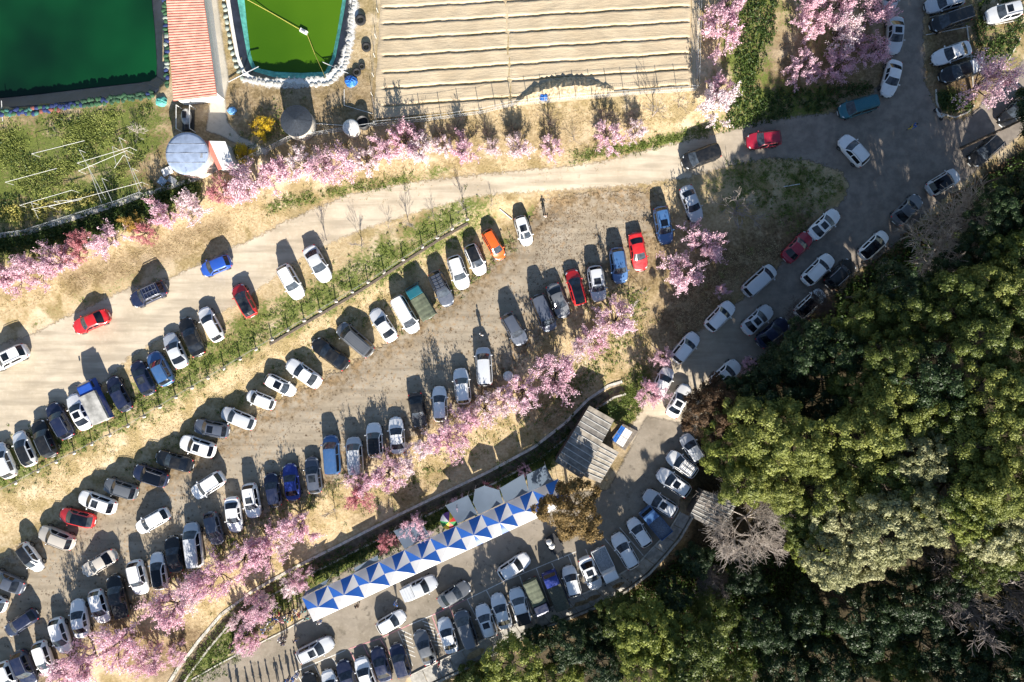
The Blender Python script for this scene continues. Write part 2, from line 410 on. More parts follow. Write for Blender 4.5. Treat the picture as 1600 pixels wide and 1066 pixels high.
M_CONC = sheet_mat('concrete_path', ((.42, .385, .32), (.50, .46, .39), (.38, .34, .28)), .12, stain=.3)
ROAD = [(-80, 640), (-80, 565), (0, 538), (50, 523), (101, 497), (203, 450), (266, 435), (362, 388), (400, 371), (450, 345), (542, 305), (628, 287), (755, 272), (800, 268), (927, 256), (1010, 234), (1117, 211), (1167, 196), (1200, 188), (1301, 176), (1357, 153), (1377, 128), (1385, 60), (1390, 0), (1392, -60),
    (1445, -60), (1442, 60), (1446, 127), (1462, 168), (1475, 186), (1505, 188), (1525, 172), (1560, 130), (1600, 95), (1680, 40), (1680, 150), (1600, 205), (1525, 268), (1480, 305), (1430, 348), (1390, 392), (1340, 424), (1290, 472), (1230, 522), (1180, 568), (1130, 612), (1090, 660), (1075, 720), (985, 720), (985, 668), (1003, 641), (1018, 596), (1048, 553), (1053, 541), (1104, 511), (1165, 462), (1200, 437), (1225, 407), (1266, 364), (1301, 328), (1319, 313), (1326, 288), (1314, 268), (1263, 251), (1200, 247), (1124, 264), (1068, 279), (987, 290), (800, 302), (735, 308), (640, 335), (560, 362), (490, 392), (440, 425), (380, 470), (310, 505), (250, 530), (200, 560), (160, 600), (100, 640), (30, 680), (-80, 730)]
sheet('road', ROAD, M_ROAD, .03)
LOT = [(-80, 925), (0, 880), (60, 835), (120, 795), (200, 762), (330, 692), (430, 628), (560, 562), (650, 502), (720, 452), (790, 392), (822, 350), (850, 312), (930, 300), (1030, 298), (1040, 340), (1005, 400), (940, 440), (880, 485), (830, 545), (780, 600), (700, 655), (600, 712), (520, 757), (430, 802), (340, 852), (260, 917), (180, 962), (110, 1030), (60, 1090), (-80, 1160)]
sheet('parking_lot', LOT, M_LOT, .045)
PAVE = [(1010, 650), (1085, 665), (1072, 720), (1060, 800), (1042, 835), (1020, 858), (985, 892), (927, 922), (880, 942), (826, 966), (740, 1005), (640, 1055), (600, 1110), (270, 1110), (300, 1064), (400, 1010), (475, 968), (462, 938), (560, 880), (700, 815), (855, 745), (905, 770), (950, 765), (985, 700)]
sheet('paved_lot', PAVE, M_PAVE, .06)
sheet('path', [(317, -60), (336, -60), (341, 10), (349, 70), (358, 125), (352, 150), (355, 190), (375, 213), (422, 236), (416, 244), (372, 226), (345, 212), (322, 205), (330, 150), (338, 140)], M_CONC, .05)
sheet('pond_apron', [(556, -60), (560, 10), (553, 60), (545, 100), (535, 118), (512, 134), (430, 138), (380, 130), (374, 122), (430, 124), (505, 122), (528, 105), (540, 70), (546, 30), (549, -60)], sheet_mat('white_sheet', ((.62, .61, .58), (.72, .71, .68), (.5, .47, .42)), .5), .055)

def ribbon(name, pts, w, h, mat, dz=0.0, seg=1.2):
    """low kerb or wall that follows the ground along a pixel polyline"""
    P = [at(*p) for p in polypts(pts, seg * S)]; vs = []; n = len(P)
    for i, p in enumerate(P):
        t = (P[min(i + 1, n - 1)] - P[max(i - 1, 0)]); t.z = 0; t.normalize(); s = Vector((-t.y, t.x, 0)) * w / 2
        z = float(hz(p.x, p.y))
        for q, zz in ((p + s, z - .25), (p + s, z + h), (p - s, z + h), (p - s, z - .25)): vs.append((q.x, q.y, zz + dz))
    fs = [(4 * i + k, 4 * i + k + 1, 4 * i + k + 5, 4 * i + k + 4) for i in range(n - 1) for k in range(3)] + [(3, 2, 1, 0), (4 * n - 4, 4 * n - 3, 4 * n - 2, 4 * n - 1)]
    m = MB(); m.add(vs, fs); return m.mesh(name)
M_KERB = plain('kerb_concrete', (.40, .375, .325), .9, var=.3, scale=2.5)
M_KERB2 = plain('pale_kerb', (.50, .47, .41), .9, var=.25, scale=2.5)
def offset_px(pts, d):
    out = []
    for i, (x, y) in enumerate(pts):
        a, b = pts[max(i - 1, 0)], pts[min(i + 1, len(pts) - 1)]; L = math.hypot(b[0] - a[0], b[1] - a[1])
        out.append((x + (b[1] - a[1]) / L * -d, y + (b[0] - a[0]) / L * d))
    return out
for d in (-10, 10):
    tag(ob('ditch_kerb', ribbon('ditch_kerb', offset_px(DITCH, d), .34 if d < 0 else .22, .10, M_KERB), M_KERB2 if d < 0 else M_KERB),
        'pale wide concrete kerb on the blossom bank side of the ditch' if d < 0 else 'narrow worn concrete kerb on the tent side of the ditch', 'kerb')
def ditch_floor():
    P = [at(*p) for p in polypts(DITCH, 12)]; vs = []; n = len(P)
    for i, p in enumerate(P):
        t = (P[min(i + 1, n - 1)] - P[max(i - 1, 0)]); t.z = 0; t.normalize(); s = Vector((-t.y, t.x, 0))
        for k, zz in ((.70, .02), (.42, -.45), (-.42, -.45), (-.70, .02)): q = p + s * k; vs.append((q.x, q.y, float(hz(p.x, p.y)) + zz))
    return MB().add(vs, [(4 * i + k, 4 * i + k + 1, 4 * i + k + 5, 4 * i + k + 4) for i in range(n - 1) for k in range(3)]).mesh('ditch')
struct('ditch', ditch_floor(), plain('ditch_mud', (.15, .115, .08), .9, var=.5, scale=1.6))
# walkway slabs above the lower lot
WI = [(640, 1057), (740, 1008), (826, 966), (883, 940), (927, 922), (962, 902), (998, 881), (1021, 856), (1044, 833), (1064, 800)]
WO = [(648, 1078), (752, 1028), (830, 985), (888, 962), (935, 943), (975, 921), (1012, 893), (1038, 864), (1060, 838), (1078, 806)]
def along(P, t):
    L = [0]; 
    for a, b in zip(P, P[1:]): L.append(L[-1] + math.hypot(b[0] - a[0], b[1] - a[1]))
    s = t * L[-1]
    for i in range(len(P) - 1):
        if s <= L[i + 1] + 1e-6:
            k = (s - L[i]) / (L[i + 1] - L[i]); return (P[i][0] + (P[i + 1][0] - P[i][0]) * k, P[i][1] + (P[i + 1][1] - P[i][1]) * k)
    return P[-1]
walk = thing('walkway', None, None); del_ = [walk.__delitem__(k) for k in ('label', 'category') if k in walk]; walk['kind'] = 'structure'
M_SLAB = plain('slab_concrete', (.30, .285, .255), .9, var=.3, scale=1.3)
nsl = 22
for i in range(nsl):
    a, b = (i + .02) / nsl, (i + .98) / nsl
    q = [at(*along(WI, a)), at(*along(WO, a)), at(*along(WO, b)), at(*along(WI, b))]
    if (q[1] - q[0]).cross(q[2] - q[0]).z < 0: q.reverse()
    m = MB().slab([(p.x, p.y, p.z + .17 + rnd.uniform(-.008, .008)) for p in q], .35); ob('slab', m.mesh('slab'), M_SLAB, walk)
ob('walkway_kerb', ribbon('walkway_kerb', offset_px(WI, -1.5), .16, .2, M_KERB2), M_KERB2, walk)
tag(ob('retaining_wall', ribbon('retaining_wall', offset_px(WO, 3), .25, .42, M_KERB), M_KERB), 'low concrete retaining wall between the walkway and the forest edge', 'wall')
tag(ob('path_kerb', ribbon('path_kerb', [(300, 1062), (345, 1036), (400, 1008), (440, 988), (478, 966)], .16, .08, M_KERB2), M_KERB2), 'thin concrete kerb between the picnic grass and the paved lot', 'kerb')
tag(ob('island_kerb', ribbon('island_kerb', [(1462, 140), (1463, 160), (1470, 178), (1492, 184), (1512, 176), (1522, 165)], .16, .12, M_KERB2), M_KERB2), 'curved pale kerb round the small grass island', 'kerb')
tag(ob('bay_kerb', ribbon('bay_kerb', [(1510, 40), (1517, 90), (1520, 135)], .14, .10, M_KERB2), M_KERB2), 'straight kerb behind the parking bays at the junction', 'kerb')
tag(ob('bay_kerb', ribbon('bay_kerb', [(1594, 60), (1575, 95)], .14, .10, M_KERB2), M_KERB2), 'short slanted kerb beyond the lone silver car', 'kerb')
tag(ob('garden_kerb', ribbon('garden_kerb', [(-30, 372), (45, 364), (120, 340), (190, 318), (225, 305), (300, 282), (345, 262)], .5, .16, M_KERB), M_KERB), 'long mossy concrete edging below the vegetable garden', 'kerb')

# painted bay lines
M_LW = plain('line_white', (.62, .60, .56), .8, var=.25, scale=5); M_LP = plain('line_pink', (.55, .25, .27), .8, var=.25, scale=5)
def line(name, a, b, w, mat, parent=None, dz=.072):
    A, B_ = at(*a), at(*b); n = max(2, int((B_ - A).length / .8)); t = (B_ - A).normalized(); s = Vector((-t.y, t.x, 0)) * w / 2; vs = []
    for i in range(n + 1):
        p = A.lerp(B_, i / n)
        for q in (p - s, p + s): vs.append((q.x, q.y, float(hz(q.x, q.y)) + dz))
    m = MB().add(vs, [(2 * i, 2 * i + 2, 2 * i + 3, 2 * i + 1) for i in range(n)]); o = ob(name, m.mesh(name), mat, parent)
    if parent is None: o['kind'] = 'structure'
    return o
marks = bpy.data.objects.new('road_markings', None); COL.objects.link(marks); marks['kind'] = 'structure'
L = lambda a, b, pink=False: line('bay_line', a, b, .10, M_LP if pink else M_LW, marks, .072 if not pink else .076)
L((545, 1014), (592, 998), True); L((592, 998), (640, 976), True); L((640, 976), (676, 961)); L((676, 961), (730, 936), True); L((730, 936), (792, 906)); L((792, 906), (900, 862)); L((460, 1050), (540, 1016))
for a, b, k in (((547, 1018), (572, 1062), True), ((568, 1008), (598, 1066), True), ((594, 998), (625, 1046), True), ((622, 986), (645, 1040), False), ((675, 962), (692, 1006), True), ((702, 948), (724, 996), True), ((730, 936), (756, 988), False), ((492, 1040), (505, 1066), False), ((520, 1028), (540, 1066), False),
                ((760, 922), (785, 972), False), ((812, 900), (832, 960), False), ((838, 888), (858, 944), False), ((862, 880), (890, 934), False), ((888, 868), (908, 918), False), ((915, 858), (938, 912), False), ((945, 842), (985, 890), False), ((968, 824), (1005, 868), False), ((462, 1050), (472, 1066), False)): L(a, b, k)
for i in range(7): L((626 + i * 1.6, 984 + i * 7.2), (643 + i * 1.2, 992 + i * 6.8)) if i < 6 else None
for i in range(7): L((660 + i * 3.2, 970 + i * 6.2), (676 + i * 3.0, 964 + i * 5.6 + 12))
for a, b in (((1452, 28), (1508, 12)), ((1446, 55), (1515, 42)), ((1452, 100), (1520, 88)), ((1538, 42), (1592, 32))): L(a, b)

# ---------------------------------------------------------------- ploughed field with furrows
def field():
    c = [at(597, -60), at(584, 186), at(1086, 141), at(1092, -60)]       # corners, pixel order: top-left, bottom-left, bottom-right, top-right
    f0, f1 = [(600, y) for y in (-37, -12, 13, 38, 62, 88, 114, 139, 166)], [(1075, y) for y in (-62, -38, -15, 10, 34, 59, 83, 108, 133)]
    fl = [(at(*a), at(*b)) for a, b in zip(f0, f1)]
    nu, nv = 150, 290; U, Vv = np.meshgrid(np.linspace(0, 1, nu), np.linspace(0, 1, nv))
    P = lambda k: np.array([c[k].x, c[k].y])
    XY = ((1 - U)[..., None] * ((1 - Vv)[..., None] * P(0) + Vv[..., None] * P(1)) + U[..., None] * ((1 - Vv)[..., None] * P(3) + Vv[..., None] * P(2)))
    X, Y = XY[..., 0], XY[..., 1]; Z = np.full(X.shape, 0.0); Z += hz(X, Y) + .12
    # the lower edge follows the fence line
    wob = .03 * np.sin(X * .9) + .02 * np.sin(X * 2.3 + Y)
    for a, b in fl:
        d = (b - a); d.z = 0; L_ = d.length; d.normalize()
        t = (X - a.x) * d.x + (Y - a.y) * d.y; s = -(X - a.x) * d.y + (Y - a.y) * d.x + wob + .02 * np.sin(t * 5.0) * np.sin(t * .6)
        on = np.clip((t + .2) * 3, 0, 1) * np.clip((L_ + .2 - t) * 3, 0, 1)
        Z -= .20 * on * np.clip(1.35 - np.abs(s) / .15, 0, 1)
        Z += .015 * on * np.exp(-((np.abs(s) - .40) / .12) ** 2)
    for a, b in ((at(787, -60), at(798, 150)), (at(597, -60), at(584, 150)), (at(1081, -60), at(1079, 138))):
        d = (b - a); d.z = 0; d.normalize(); s = -(X - a.x) * d.y + (Y - a.y) * d.x + .06 * np.sin(Y * 2)
        Z -= .16 * np.clip(1.3 - np.abs(s) / .2, 0, 1)
    Z += .006 * np.sin(X * 7.1 + 3 * np.sin(Y * 3)) * np.sin(Y * 6.3 + 2 * np.sin(X * 2.2))
    Z += .007 * rng.standard_normal(X.shape)
    i = np.arange(nu * nv).reshape(nv, nu); q = np.stack([i[:-1, :-1], i[1:, :-1], i[1:, 1:], i[:-1, 1:]], -1).reshape(-1, 4)
    me = mesh_arrays('field', np.stack([X, Y, Z], -1), q, True)
    m, nt, p = nodes('sandy_soil'); Pn = pos(nt); n1 = noise(nt, .3, 5, .6, Pn); n2 = noise(nt, 5, 5, .7, Pn); n3 = noise(nt, 18, 3, .7, Pn)
    cc = mix(nt, ramp(nt, n1, .3, .7), (.43, .345, .235), (.51, .42, .295)); cc = mix(nt, ramp(nt, n2, .5, .8, 0, .5), cc, (.36, .28, .18))
    nt.links.new(cc, p.inputs['Base Color']); p.inputs['Roughness'].default_value = .95; p.inputs['Specular IOR Level'].default_value = .1
    bump(nt, p, math_(nt, 'ADD', n2, n3), .5, .04); struct('field', me, m)
field()

# ---------------------------------------------------------------- ponds
def pond(name, outer, water_px, colA, colB, liner_name, bands, rough=.05):
    zg = float(np.mean([p.z for p in outer])); zw = zg - 1.0
    WX = [Vector((*ray(px, py, zw), zw)) for px, py in water_px]
    m = MB().add([(p.x, p.y, p.z) for p in WX], [tuple(range(len(WX)))]); me = m.mesh(name)
    if me.polygons[0].normal.z < 0: me.flip_normals()
    mt, nt, p = nodes(name + '_water'); Pn = pos(nt)
    n1 = noise(nt, .06, 3, .45, Pn)
    nt.links.new(mix(nt, ramp(nt, n1, .35, .65), colA, colB), p.inputs['Base Color']); p.inputs['Roughness'].default_value = rough
    p.inputs['IOR'].default_value = 1.33; bump(nt, p, noise(nt, 1.4, 3, .6, Pn), .10, .05)
    struct(name, me, mt)
    return zg, zw
def band(name, inner, outer, zi, zo, mat, parent=None):
    """sloping strip between two pixel polylines of equal length at heights zi and zo"""
    A = [(*ray(*p, zi), zi) for p in inner]; B_ = [(*ray(*p, zo), zo) for p in outer]; n = len(A)
    m = MB().add(A + B_, [(i, i + 1, n + i + 1, n + i) for i in range(n - 1)]); return ob(name, m.mesh(name), mat, parent)
def resample(P, n): return [along(P, i / (n - 1)) for i in range(n)]
M_LINER = plain('black_liner', (.022, .026, .04), .42, var=.35, scale=.9)
M_TEALNET = plain('teal_net', (.10, .40, .34), .7, var=.3, scale=2.0)
zg, zw = pond('pond', W_P1, [(-90, 160), (0, 153), (60, 147), (150, 136), (235, 127), (244, 122), (245, 100), (242, 50), (237, 0), (234, -70), (-90, -70)], (.002, .016, .008), (.004, .058, .018), 'l', None)
pl = thing('pond_liner', 'black plastic liner on the banks of the dark green pond', 'pond liner')
IN1 = [(-90, 158), (0, 152), (60, 146), (150, 135), (232, 126), (243, 121), (244, 100), (241, 50), (236, 0), (233, -70)]
OU1 = [(-90, 172), (0, 168), (60, 164), (150, 154), (240, 145), (257, 130), (257, 100), (256, 50), (254, 0), (252, -70)]
FL1 = [(x + (5 if i > 4 else 0), y + (7 if i < 6 else 0)) for i, (x, y) in enumerate(OU1)]
band('slope', resample(IN1, 40), resample(OU1, 40), zw - .15, zg + .06, M_LINER, pl); band('flange', resample(OU1, 40), resample(FL1, 40), zg + .06, zg + .05, M_LINER, pl)
zg2, zw2 = pond('pond', W_P2, [(380, -70), (382, 0), (386, 40), (392, 88), (400, 106), (430, 112), (470, 114), (508, 112), (519, 90), (527, 50), (535, 0), (540, -70)], (.035, .098, .004), (.06, .14, .006), 'l', None)
pl2 = thing('pond_liner', 'teal netting and black liner round the bright green pond', 'pond liner')
IN2 = [(381, -70), (383, 0), (387, 40), (393, 88), (401, 105), (430, 111), (470, 113), (507, 111), (518, 90), (526, 50), (534, 0), (539, -70)]
MI2 = [(366, -70), (371, 0), (378, 40), (387, 90), (395, 111), (428, 121), (470, 123), (511, 120), (524, 92), (532, 50), (541, 0), (546, -70)]
OU2 = [(354, -70), (359, 0), (365, 40), (374, 90), (385, 116), (426, 128), (470, 130), (517, 126), (537, 98), (545, 52), (551, 0), (555, -70)]
FL2 = [(349, -70), (353, 0), (360, 40), (369, 92), (381, 121), (425, 134), (470, 136), (521, 132), (542, 102), (550, 54), (556, 0), (560, -70)]
band('net', resample(IN2, 44), resample(MI2, 44), zw2 - .1, zw2 + .45, M_TEALNET, pl2); band('slope', resample(MI2, 44), resample(OU2, 44), zw2 + .45, zg2 + .06, M_LINER, pl2)
band('flange', resample(OU2, 44), resample(FL2, 44), zg2 + .06, zg2 + .05, plain('white_tarp', (.66, .65, .62), .7, var=.15), pl2)

# ---------------------------------------------------------------- vehicles
# lofted body shell split into panels; x forward, y left, z up
SPEC = dict(
    sedan=dict(L=4.75, W=1.84, H=1.45, belt=.92, nose=.68, wf=1.02, rf=.22, rr=-1.02, wr=-1.72, tail=.98, xb=-.25),
    hatch=dict(L=4.15, W=1.78, H=1.50, belt=.94, nose=.72, wf=1.05, rf=.30, rr=-1.55, wr=-1.93, tail=.92, xb=-.28),
    mini=dict(L=3.7, W=1.62, H=1.52, belt=.93, nose=.74, wf=1.10, rf=.45, rr=-1.45, wr=-1.74, tail=.92, xb=-.2),
    suv=dict(L=4.6, W=1.88, H=1.68, belt=1.04, nose=.86, wf=1.05, rf=.35, rr=-1.75, wr=-2.12, tail=1.02, xb=-.28),
    van=dict(L=5.1, W=1.93, H=1.90, belt=1.10, nose=.92, wf=1.72, rf=.95, rr=-2.25, wr=-2.46, tail=1.10, xb=.1),
    pickup=dict(L=5.1, W=1.9, H=1.75, belt=1.05, nose=.92, wf=1.30, rf=.65, rr=-.62, wr=-.82, tail=1.08, xb=0.0))
def smooth(t): t = max(0, min(1, t)); return t * t * (3 - 2 * t)
def interp(x, pts):
    if x <= pts[0][0]: return pts[0][1]
    for (a, za), (b, zb) in zip(pts, pts[1:]):
        if x <= b: return za + (zb - za) * ((x - a) / (b - a) if b > a else 1)
    return pts[-1][1]
def shell(sp):
    L, W, H, belt = sp['L'], sp['W'], sp['H'], sp['belt']; h = L / 2
    zh = belt + .05
    top = [(-h, sp['tail'] - .32), (-h + .05, sp['tail'] - .10), (-h + .18, sp['tail']), (sp['wr'], max(sp['tail'], belt + .05)), (sp['rr'], H - .05), ((sp['rr'] * .55 + sp['rf'] * .45), H), (sp['rf'], H - .04), (sp['wf'], zh), (h - .45, sp['nose'] + .04), (h - .15, sp['nose'] - .05), (h - .04, sp['nose'] - .16), (h, sp['nose'] - .30)]
    if sp['wr'] < -h + .25: top = [(-h, .55), (-h + .04, sp['tail'] - .05), (sp['wr'], sp['tail'] + .08)] + top[4:]
    xs = sorted({round(v, 3) for v in [-h, -h + .04, -h + .1, -h + .2, -h + .4, (-h + sp['wr']) / 2, sp['wr'], sp['wr'] * .67 + sp['rr'] * .33, sp['wr'] * .33 + sp['rr'] * .67, sp['rr'], sp['rr'] + .18, sp['rr'] * .6 + sp['xb'] * .4, sp['xb'] - .05, sp['xb'] + .05, sp['xb'] * .5 + sp['rf'] * .5, sp['rf'] - .08, sp['rf'], sp['rf'] * .67 + sp['wf'] * .33, sp['rf'] * .33 + sp['wf'] * .67, sp['wf'] - .06, sp['wf'], sp['wf'] * .6 + h * .4, sp['wf'] * .25 + h * .75, h - .4, h - .25, h - .13, h - .05, h] if -h <= v <= h})
    rings = []
    for x in xs:
        t = max(0, (abs(x) - (h - 1.0)) / 1.0); w = W / 2 * (1 - (.33 if x > 0 else .28) * t ** 2.5)
        if abs(x) > h - .06: w *= .93
        zt = interp(x, top); zb = min(belt, zt - .05); c = max(0, min(1, (zt - belt - .05) / (H - belt - .08)))
        lo = .24 + (.12 if abs(x) > h - .15 else 0)
        r = [(0, lo), (w * .86, lo), (w * .97, lo + .14), (w, min(.62, zb - .1)), (w * .975, zb - .02), (w * (.945 - .015 * c), zb + .01),
             (w * (.90 - .13 * c), zb + .02 + (zt - zb - .02) * .80), (w * (.82 - .16 * c), zt - .012), (w * .42, zt + .012 + .012 * c), (0, zt + .016 + .016 * c)]
        rings.append([(x, y, z) for y, z in r] + [(x, -y, z) for y, z in r[-2:0:-1]])
    k = len(rings[0]); V = []
    for r in rings:                        # bow the nose, screens and tail in plan
        for x, y, z in r:
            q = min(1, abs(y) / (W / 2)) ** 2.3
            V.append((x - q * (.16 + .16 * smooth((x - sp['rf']) / (h - sp['rf']))) if x > sp['rf'] - .1 else (x + q * .14 if x < sp['rr'] + .05 else x), y, z))
    parts = {n: [] for n in ('body', 'windshield', 'rear_window', 'roof', 'hood', 'wl1', 'wl2', 'wr1', 'wr2')}
    for i in range(len(xs) - 1):
        xm = (xs[i] + xs[i + 1]) / 2
        for j in range(k):
            f = (i * k + j, i * k + (j + 1) % k, (i + 1) * k + (j + 1) % k, (i + 1) * k + j)
            jj = j if j < 9 else 17 - j; left = j < 9; n = 'body'
            if jj >= 7:
                if sp['rf'] < xm < sp['wf']: n = 'windshield'
                elif sp['wr'] < xm < sp['rr']: n = 'rear_window'
                elif sp['rr'] < xm < sp['rf']: n = 'roof'
            if jj >= 6 and sp['wf'] < xm < h - .25: n = 'hood'
            if jj == 5 and (sp['rr'] + (.18 if sp['wr'] < -h + .5 else .0)) < xm < sp['wf'] * .75 + sp['rf'] * .25 and abs(xm - sp['xb']) > .05:
                n = ('wl' if left else 'wr') + ('1' if xm > sp['xb'] else '2')
            parts[n].append(f)
    parts['body'] += [tuple(range(k - 1, -1, -1)), tuple((len(xs) - 1) * k + j for j in range(k))]
    out = {}
    for n, fs in parts.items():
        used = sorted({i for f in fs for i in f}); mp = {u: i for i, u in enumerate(used)}
        vs = [V[u] for u in used]
        if n == 'hood': vs = [(x, y, z + .012) for x, y, z in vs]
        m = MB(); m.v = vs; m.f = [tuple(mp[i] for i in f)[::-1] for f in fs]; me = m.mesh(n, True)
        out[n] = me
    out['top'] = lambda x: interp(x, top); return out
def small_parts(sp):
    L, W, H, belt = sp['L'], sp['W'], sp['H'], sp['belt']; h = L / 2; d = {}
    d['headlight'] = [(MB().blob((h - .40, s * W * .345, sp['nose'] - .075), (.20, .13, .065), 8, 4, rz=-s * .75).mesh('headlight', True), LAMP) for s in (1, -1)]
    zt = sp['tail'] - .08
    d['taillight'] = [(MB().blob((-h + .21, s * W * .375, zt - .03), (.12, .12, .09), 8, 4, rz=s * .6).mesh('taillight', True), TAIL) for s in (1, -1)]
    d['mirror'] = [(MB().blob((sp['wf'] - .32, s * (W / 2 + .07), belt + .06), (.09, .13, .08), 6, 4).mesh('mirror', True), 'paint') for s in (1, -1)]
    d['license_plate'] = [(MB().box((-h + .0, 0, .62), (.05, .5, .12)).mesh('license_plate'), PLATE), (MB().box((h - .005, 0, .45), (.04, .5, .12)).mesh('license_plate'), PLATE)]
    d['grille'] = [(MB().box((h - .02, 0, sp['nose'] - .26), (.06, W * .5, .14)).mesh('grille'), DARKPL)]
    return d
def wheel_mesh():
    t = MB().lathe([(.19, -.10), (.30, -.11), (.325, -.07), (.325, .07), (.30, .11), (.19, .10)], 18).mesh('tyre', True)
    r = MB().lathe([(.0, .075), (.07, .085), (.19, .095), (.195, .06), (.195, -.09), (0, -.09)], 18).mesh('rim', True); return t, r
TYRE, RIMM = wheel_mesh()
SHELL = {k: shell(v) for k, v in SPEC.items()}; SMALL = {k: small_parts(v) for k, v in SPEC.items()}
EXTRA = {}
def extra(kind, key, fn):
    if (kind, key) not in EXTRA: EXTRA[(kind, key)] = fn(SPEC[kind], SHELL[kind]['top'])
    return EXTRA[(kind, key)]
def f_sunroof(sp, top):
    vs = []; a, b = sp['rf'] - .20, sp['rf'] - .95; n = 5; w = .40
    for i in range(n):
        x = a + (b - a) * i / (n - 1)
        for y in (-w, -w / 2, 0, w / 2, w): vs.append((x, y, top(x) + .052 - .012 * (y / w) ** 2))
    m = MB().add(vs, [(i * 5 + j, i * 5 + j + 1, (i + 1) * 5 + j + 1, (i + 1) * 5 + j) for i in range(n - 1) for j in range(4)]); me = m.mesh('sunroof', True)
    if me.polygons[0].normal.z < 0: me.flip_normals()
    return me
def f_rail(s):
    def g(sp, top):
        m = MB(); y = s * sp['W'] * .345; xs = [sp['rr'] + .1 + (sp['rf'] - sp['rr'] - .25) * i / 5 for i in range(6)]
        for a, b in zip(xs, xs[1:]): m.tube((a, y, top(a) + .05), (b, y, top(b) + .05), .028, n=5)
        for x in (xs[0], xs[-1]): m.tube((x, y, top(x) - .04), (x, y, top(x) + .05), .03, n=5)
        return m.mesh('roof_rail')
    return g
def f_rack(sp, top):
    m = MB()
    for i in range(5):
        x = sp['rr'] + .25 + (sp['rf'] - sp['rr'] - .5) * i / 4; m.tube((x, -.6, top(x) + .12), (x, .6, top(x) + .12), .025, n=5)
    for y in (-.6, 0, .6):
        m.tube((sp['rr'] + .25, y, top(sp['rr'] + .25) + .12), (sp['rf'] - .25, y, top(sp['rf'] - .25) + .12), .03, n=5)
        for x in (sp['rr'] + .3, sp['rf'] - .3): m.tube((x, y, top(x) - .02), (x, y, top(x) + .12), .02, n=5)
    return m.mesh('roof_rack')
def f_ribs(sp, top):
    m = MB()
    for i in range(6):
        y = -.55 + i * .22; m.box(((sp['rf'] + sp['rr']) / 2, y, sp['H'] + .012), (sp['rf'] - sp['rr'] - .35, .05, .035))
    return m.mesh('roof_rib')
def f_bed(sp, top):
    h = sp['L'] / 2; x0, x1 = -h + .12, sp['wr'] - .12; m = MB(); z = sp['tail'] + .07
    m.box(((x0 + x1) / 2, 0, z), (x1 - x0, sp['W'] * .80, .05))
    for i in range(4): m.box((x0 + (x1 - x0) * (i + .5) / 4, 0, z + .03), (.06, sp['W'] * .78, .03))
    return m.mesh('bed_cover')

def wheels(root, sp, fx=.60, rx=-.60):
    for x in (fx * sp['L'] / 2, rx * sp['L'] / 2):
        for s in (1, -1):
            w = ob('wheel', TYRE, RUBBER, root, (x, s * (sp['W'] / 2 - .085), .325), (-s * math.pi / 2, 0, 0)); ob('rim', RIMM, RIM, w)
def make_car(root, kind, color, opt):
    sp = SPEC[kind]; sh = SHELL[kind]; pm = paint(color)
    ob('body', sh['body'], pm, root); ob('hood', sh['hood'], pm, root)
    ob('roof', sh['roof'], GLASS if 'pano' in opt else (paint('black') if 'darkroof' in opt else pm), root)
    ob('windshield', sh['windshield'], WSHIELD, root); ob('rear_window', sh['rear_window'], GLASS, root)
    for k in ('wl1', 'wl2', 'wr1', 'wr2'): ob('side_window', sh[k], GLASS, root)
    for n, lst in SMALL[kind].items():
        for me, mt in lst: ob(n, me, pm if mt == 'paint' else mt, root)
    if 'sun' in opt: ob('sunroof', extra(kind, 'sun', f_sunroof), GLASS, root)
    if kind == 'suv' or 'rails' in opt:
        for s in (1, -1): ob('roof_rail', extra(kind, 'rail%d' % s, f_rail(s)), CHROME if color in ('white', 'silver', 'black', 'navy') else DARKPL, root)
    if 'rack' in opt: ob('roof_rack', extra(kind, 'rack', f_rack), DARKPL if color != 'navy' else CHROME, root)
    if 'ribs' in opt: ob('roof_rib', extra(kind, 'ribs', f_ribs), pm, root)
    if kind == 'pickup': ob('bed_cover', extra(kind, 'bed', f_bed), plain('bed_white', (.7, .7, .7), .6) if 'whitebed' in opt else (paint('silver') if 'silverbed' in opt else DARKPL), root)
    wheels(root, sp)
TRUCKM = {}
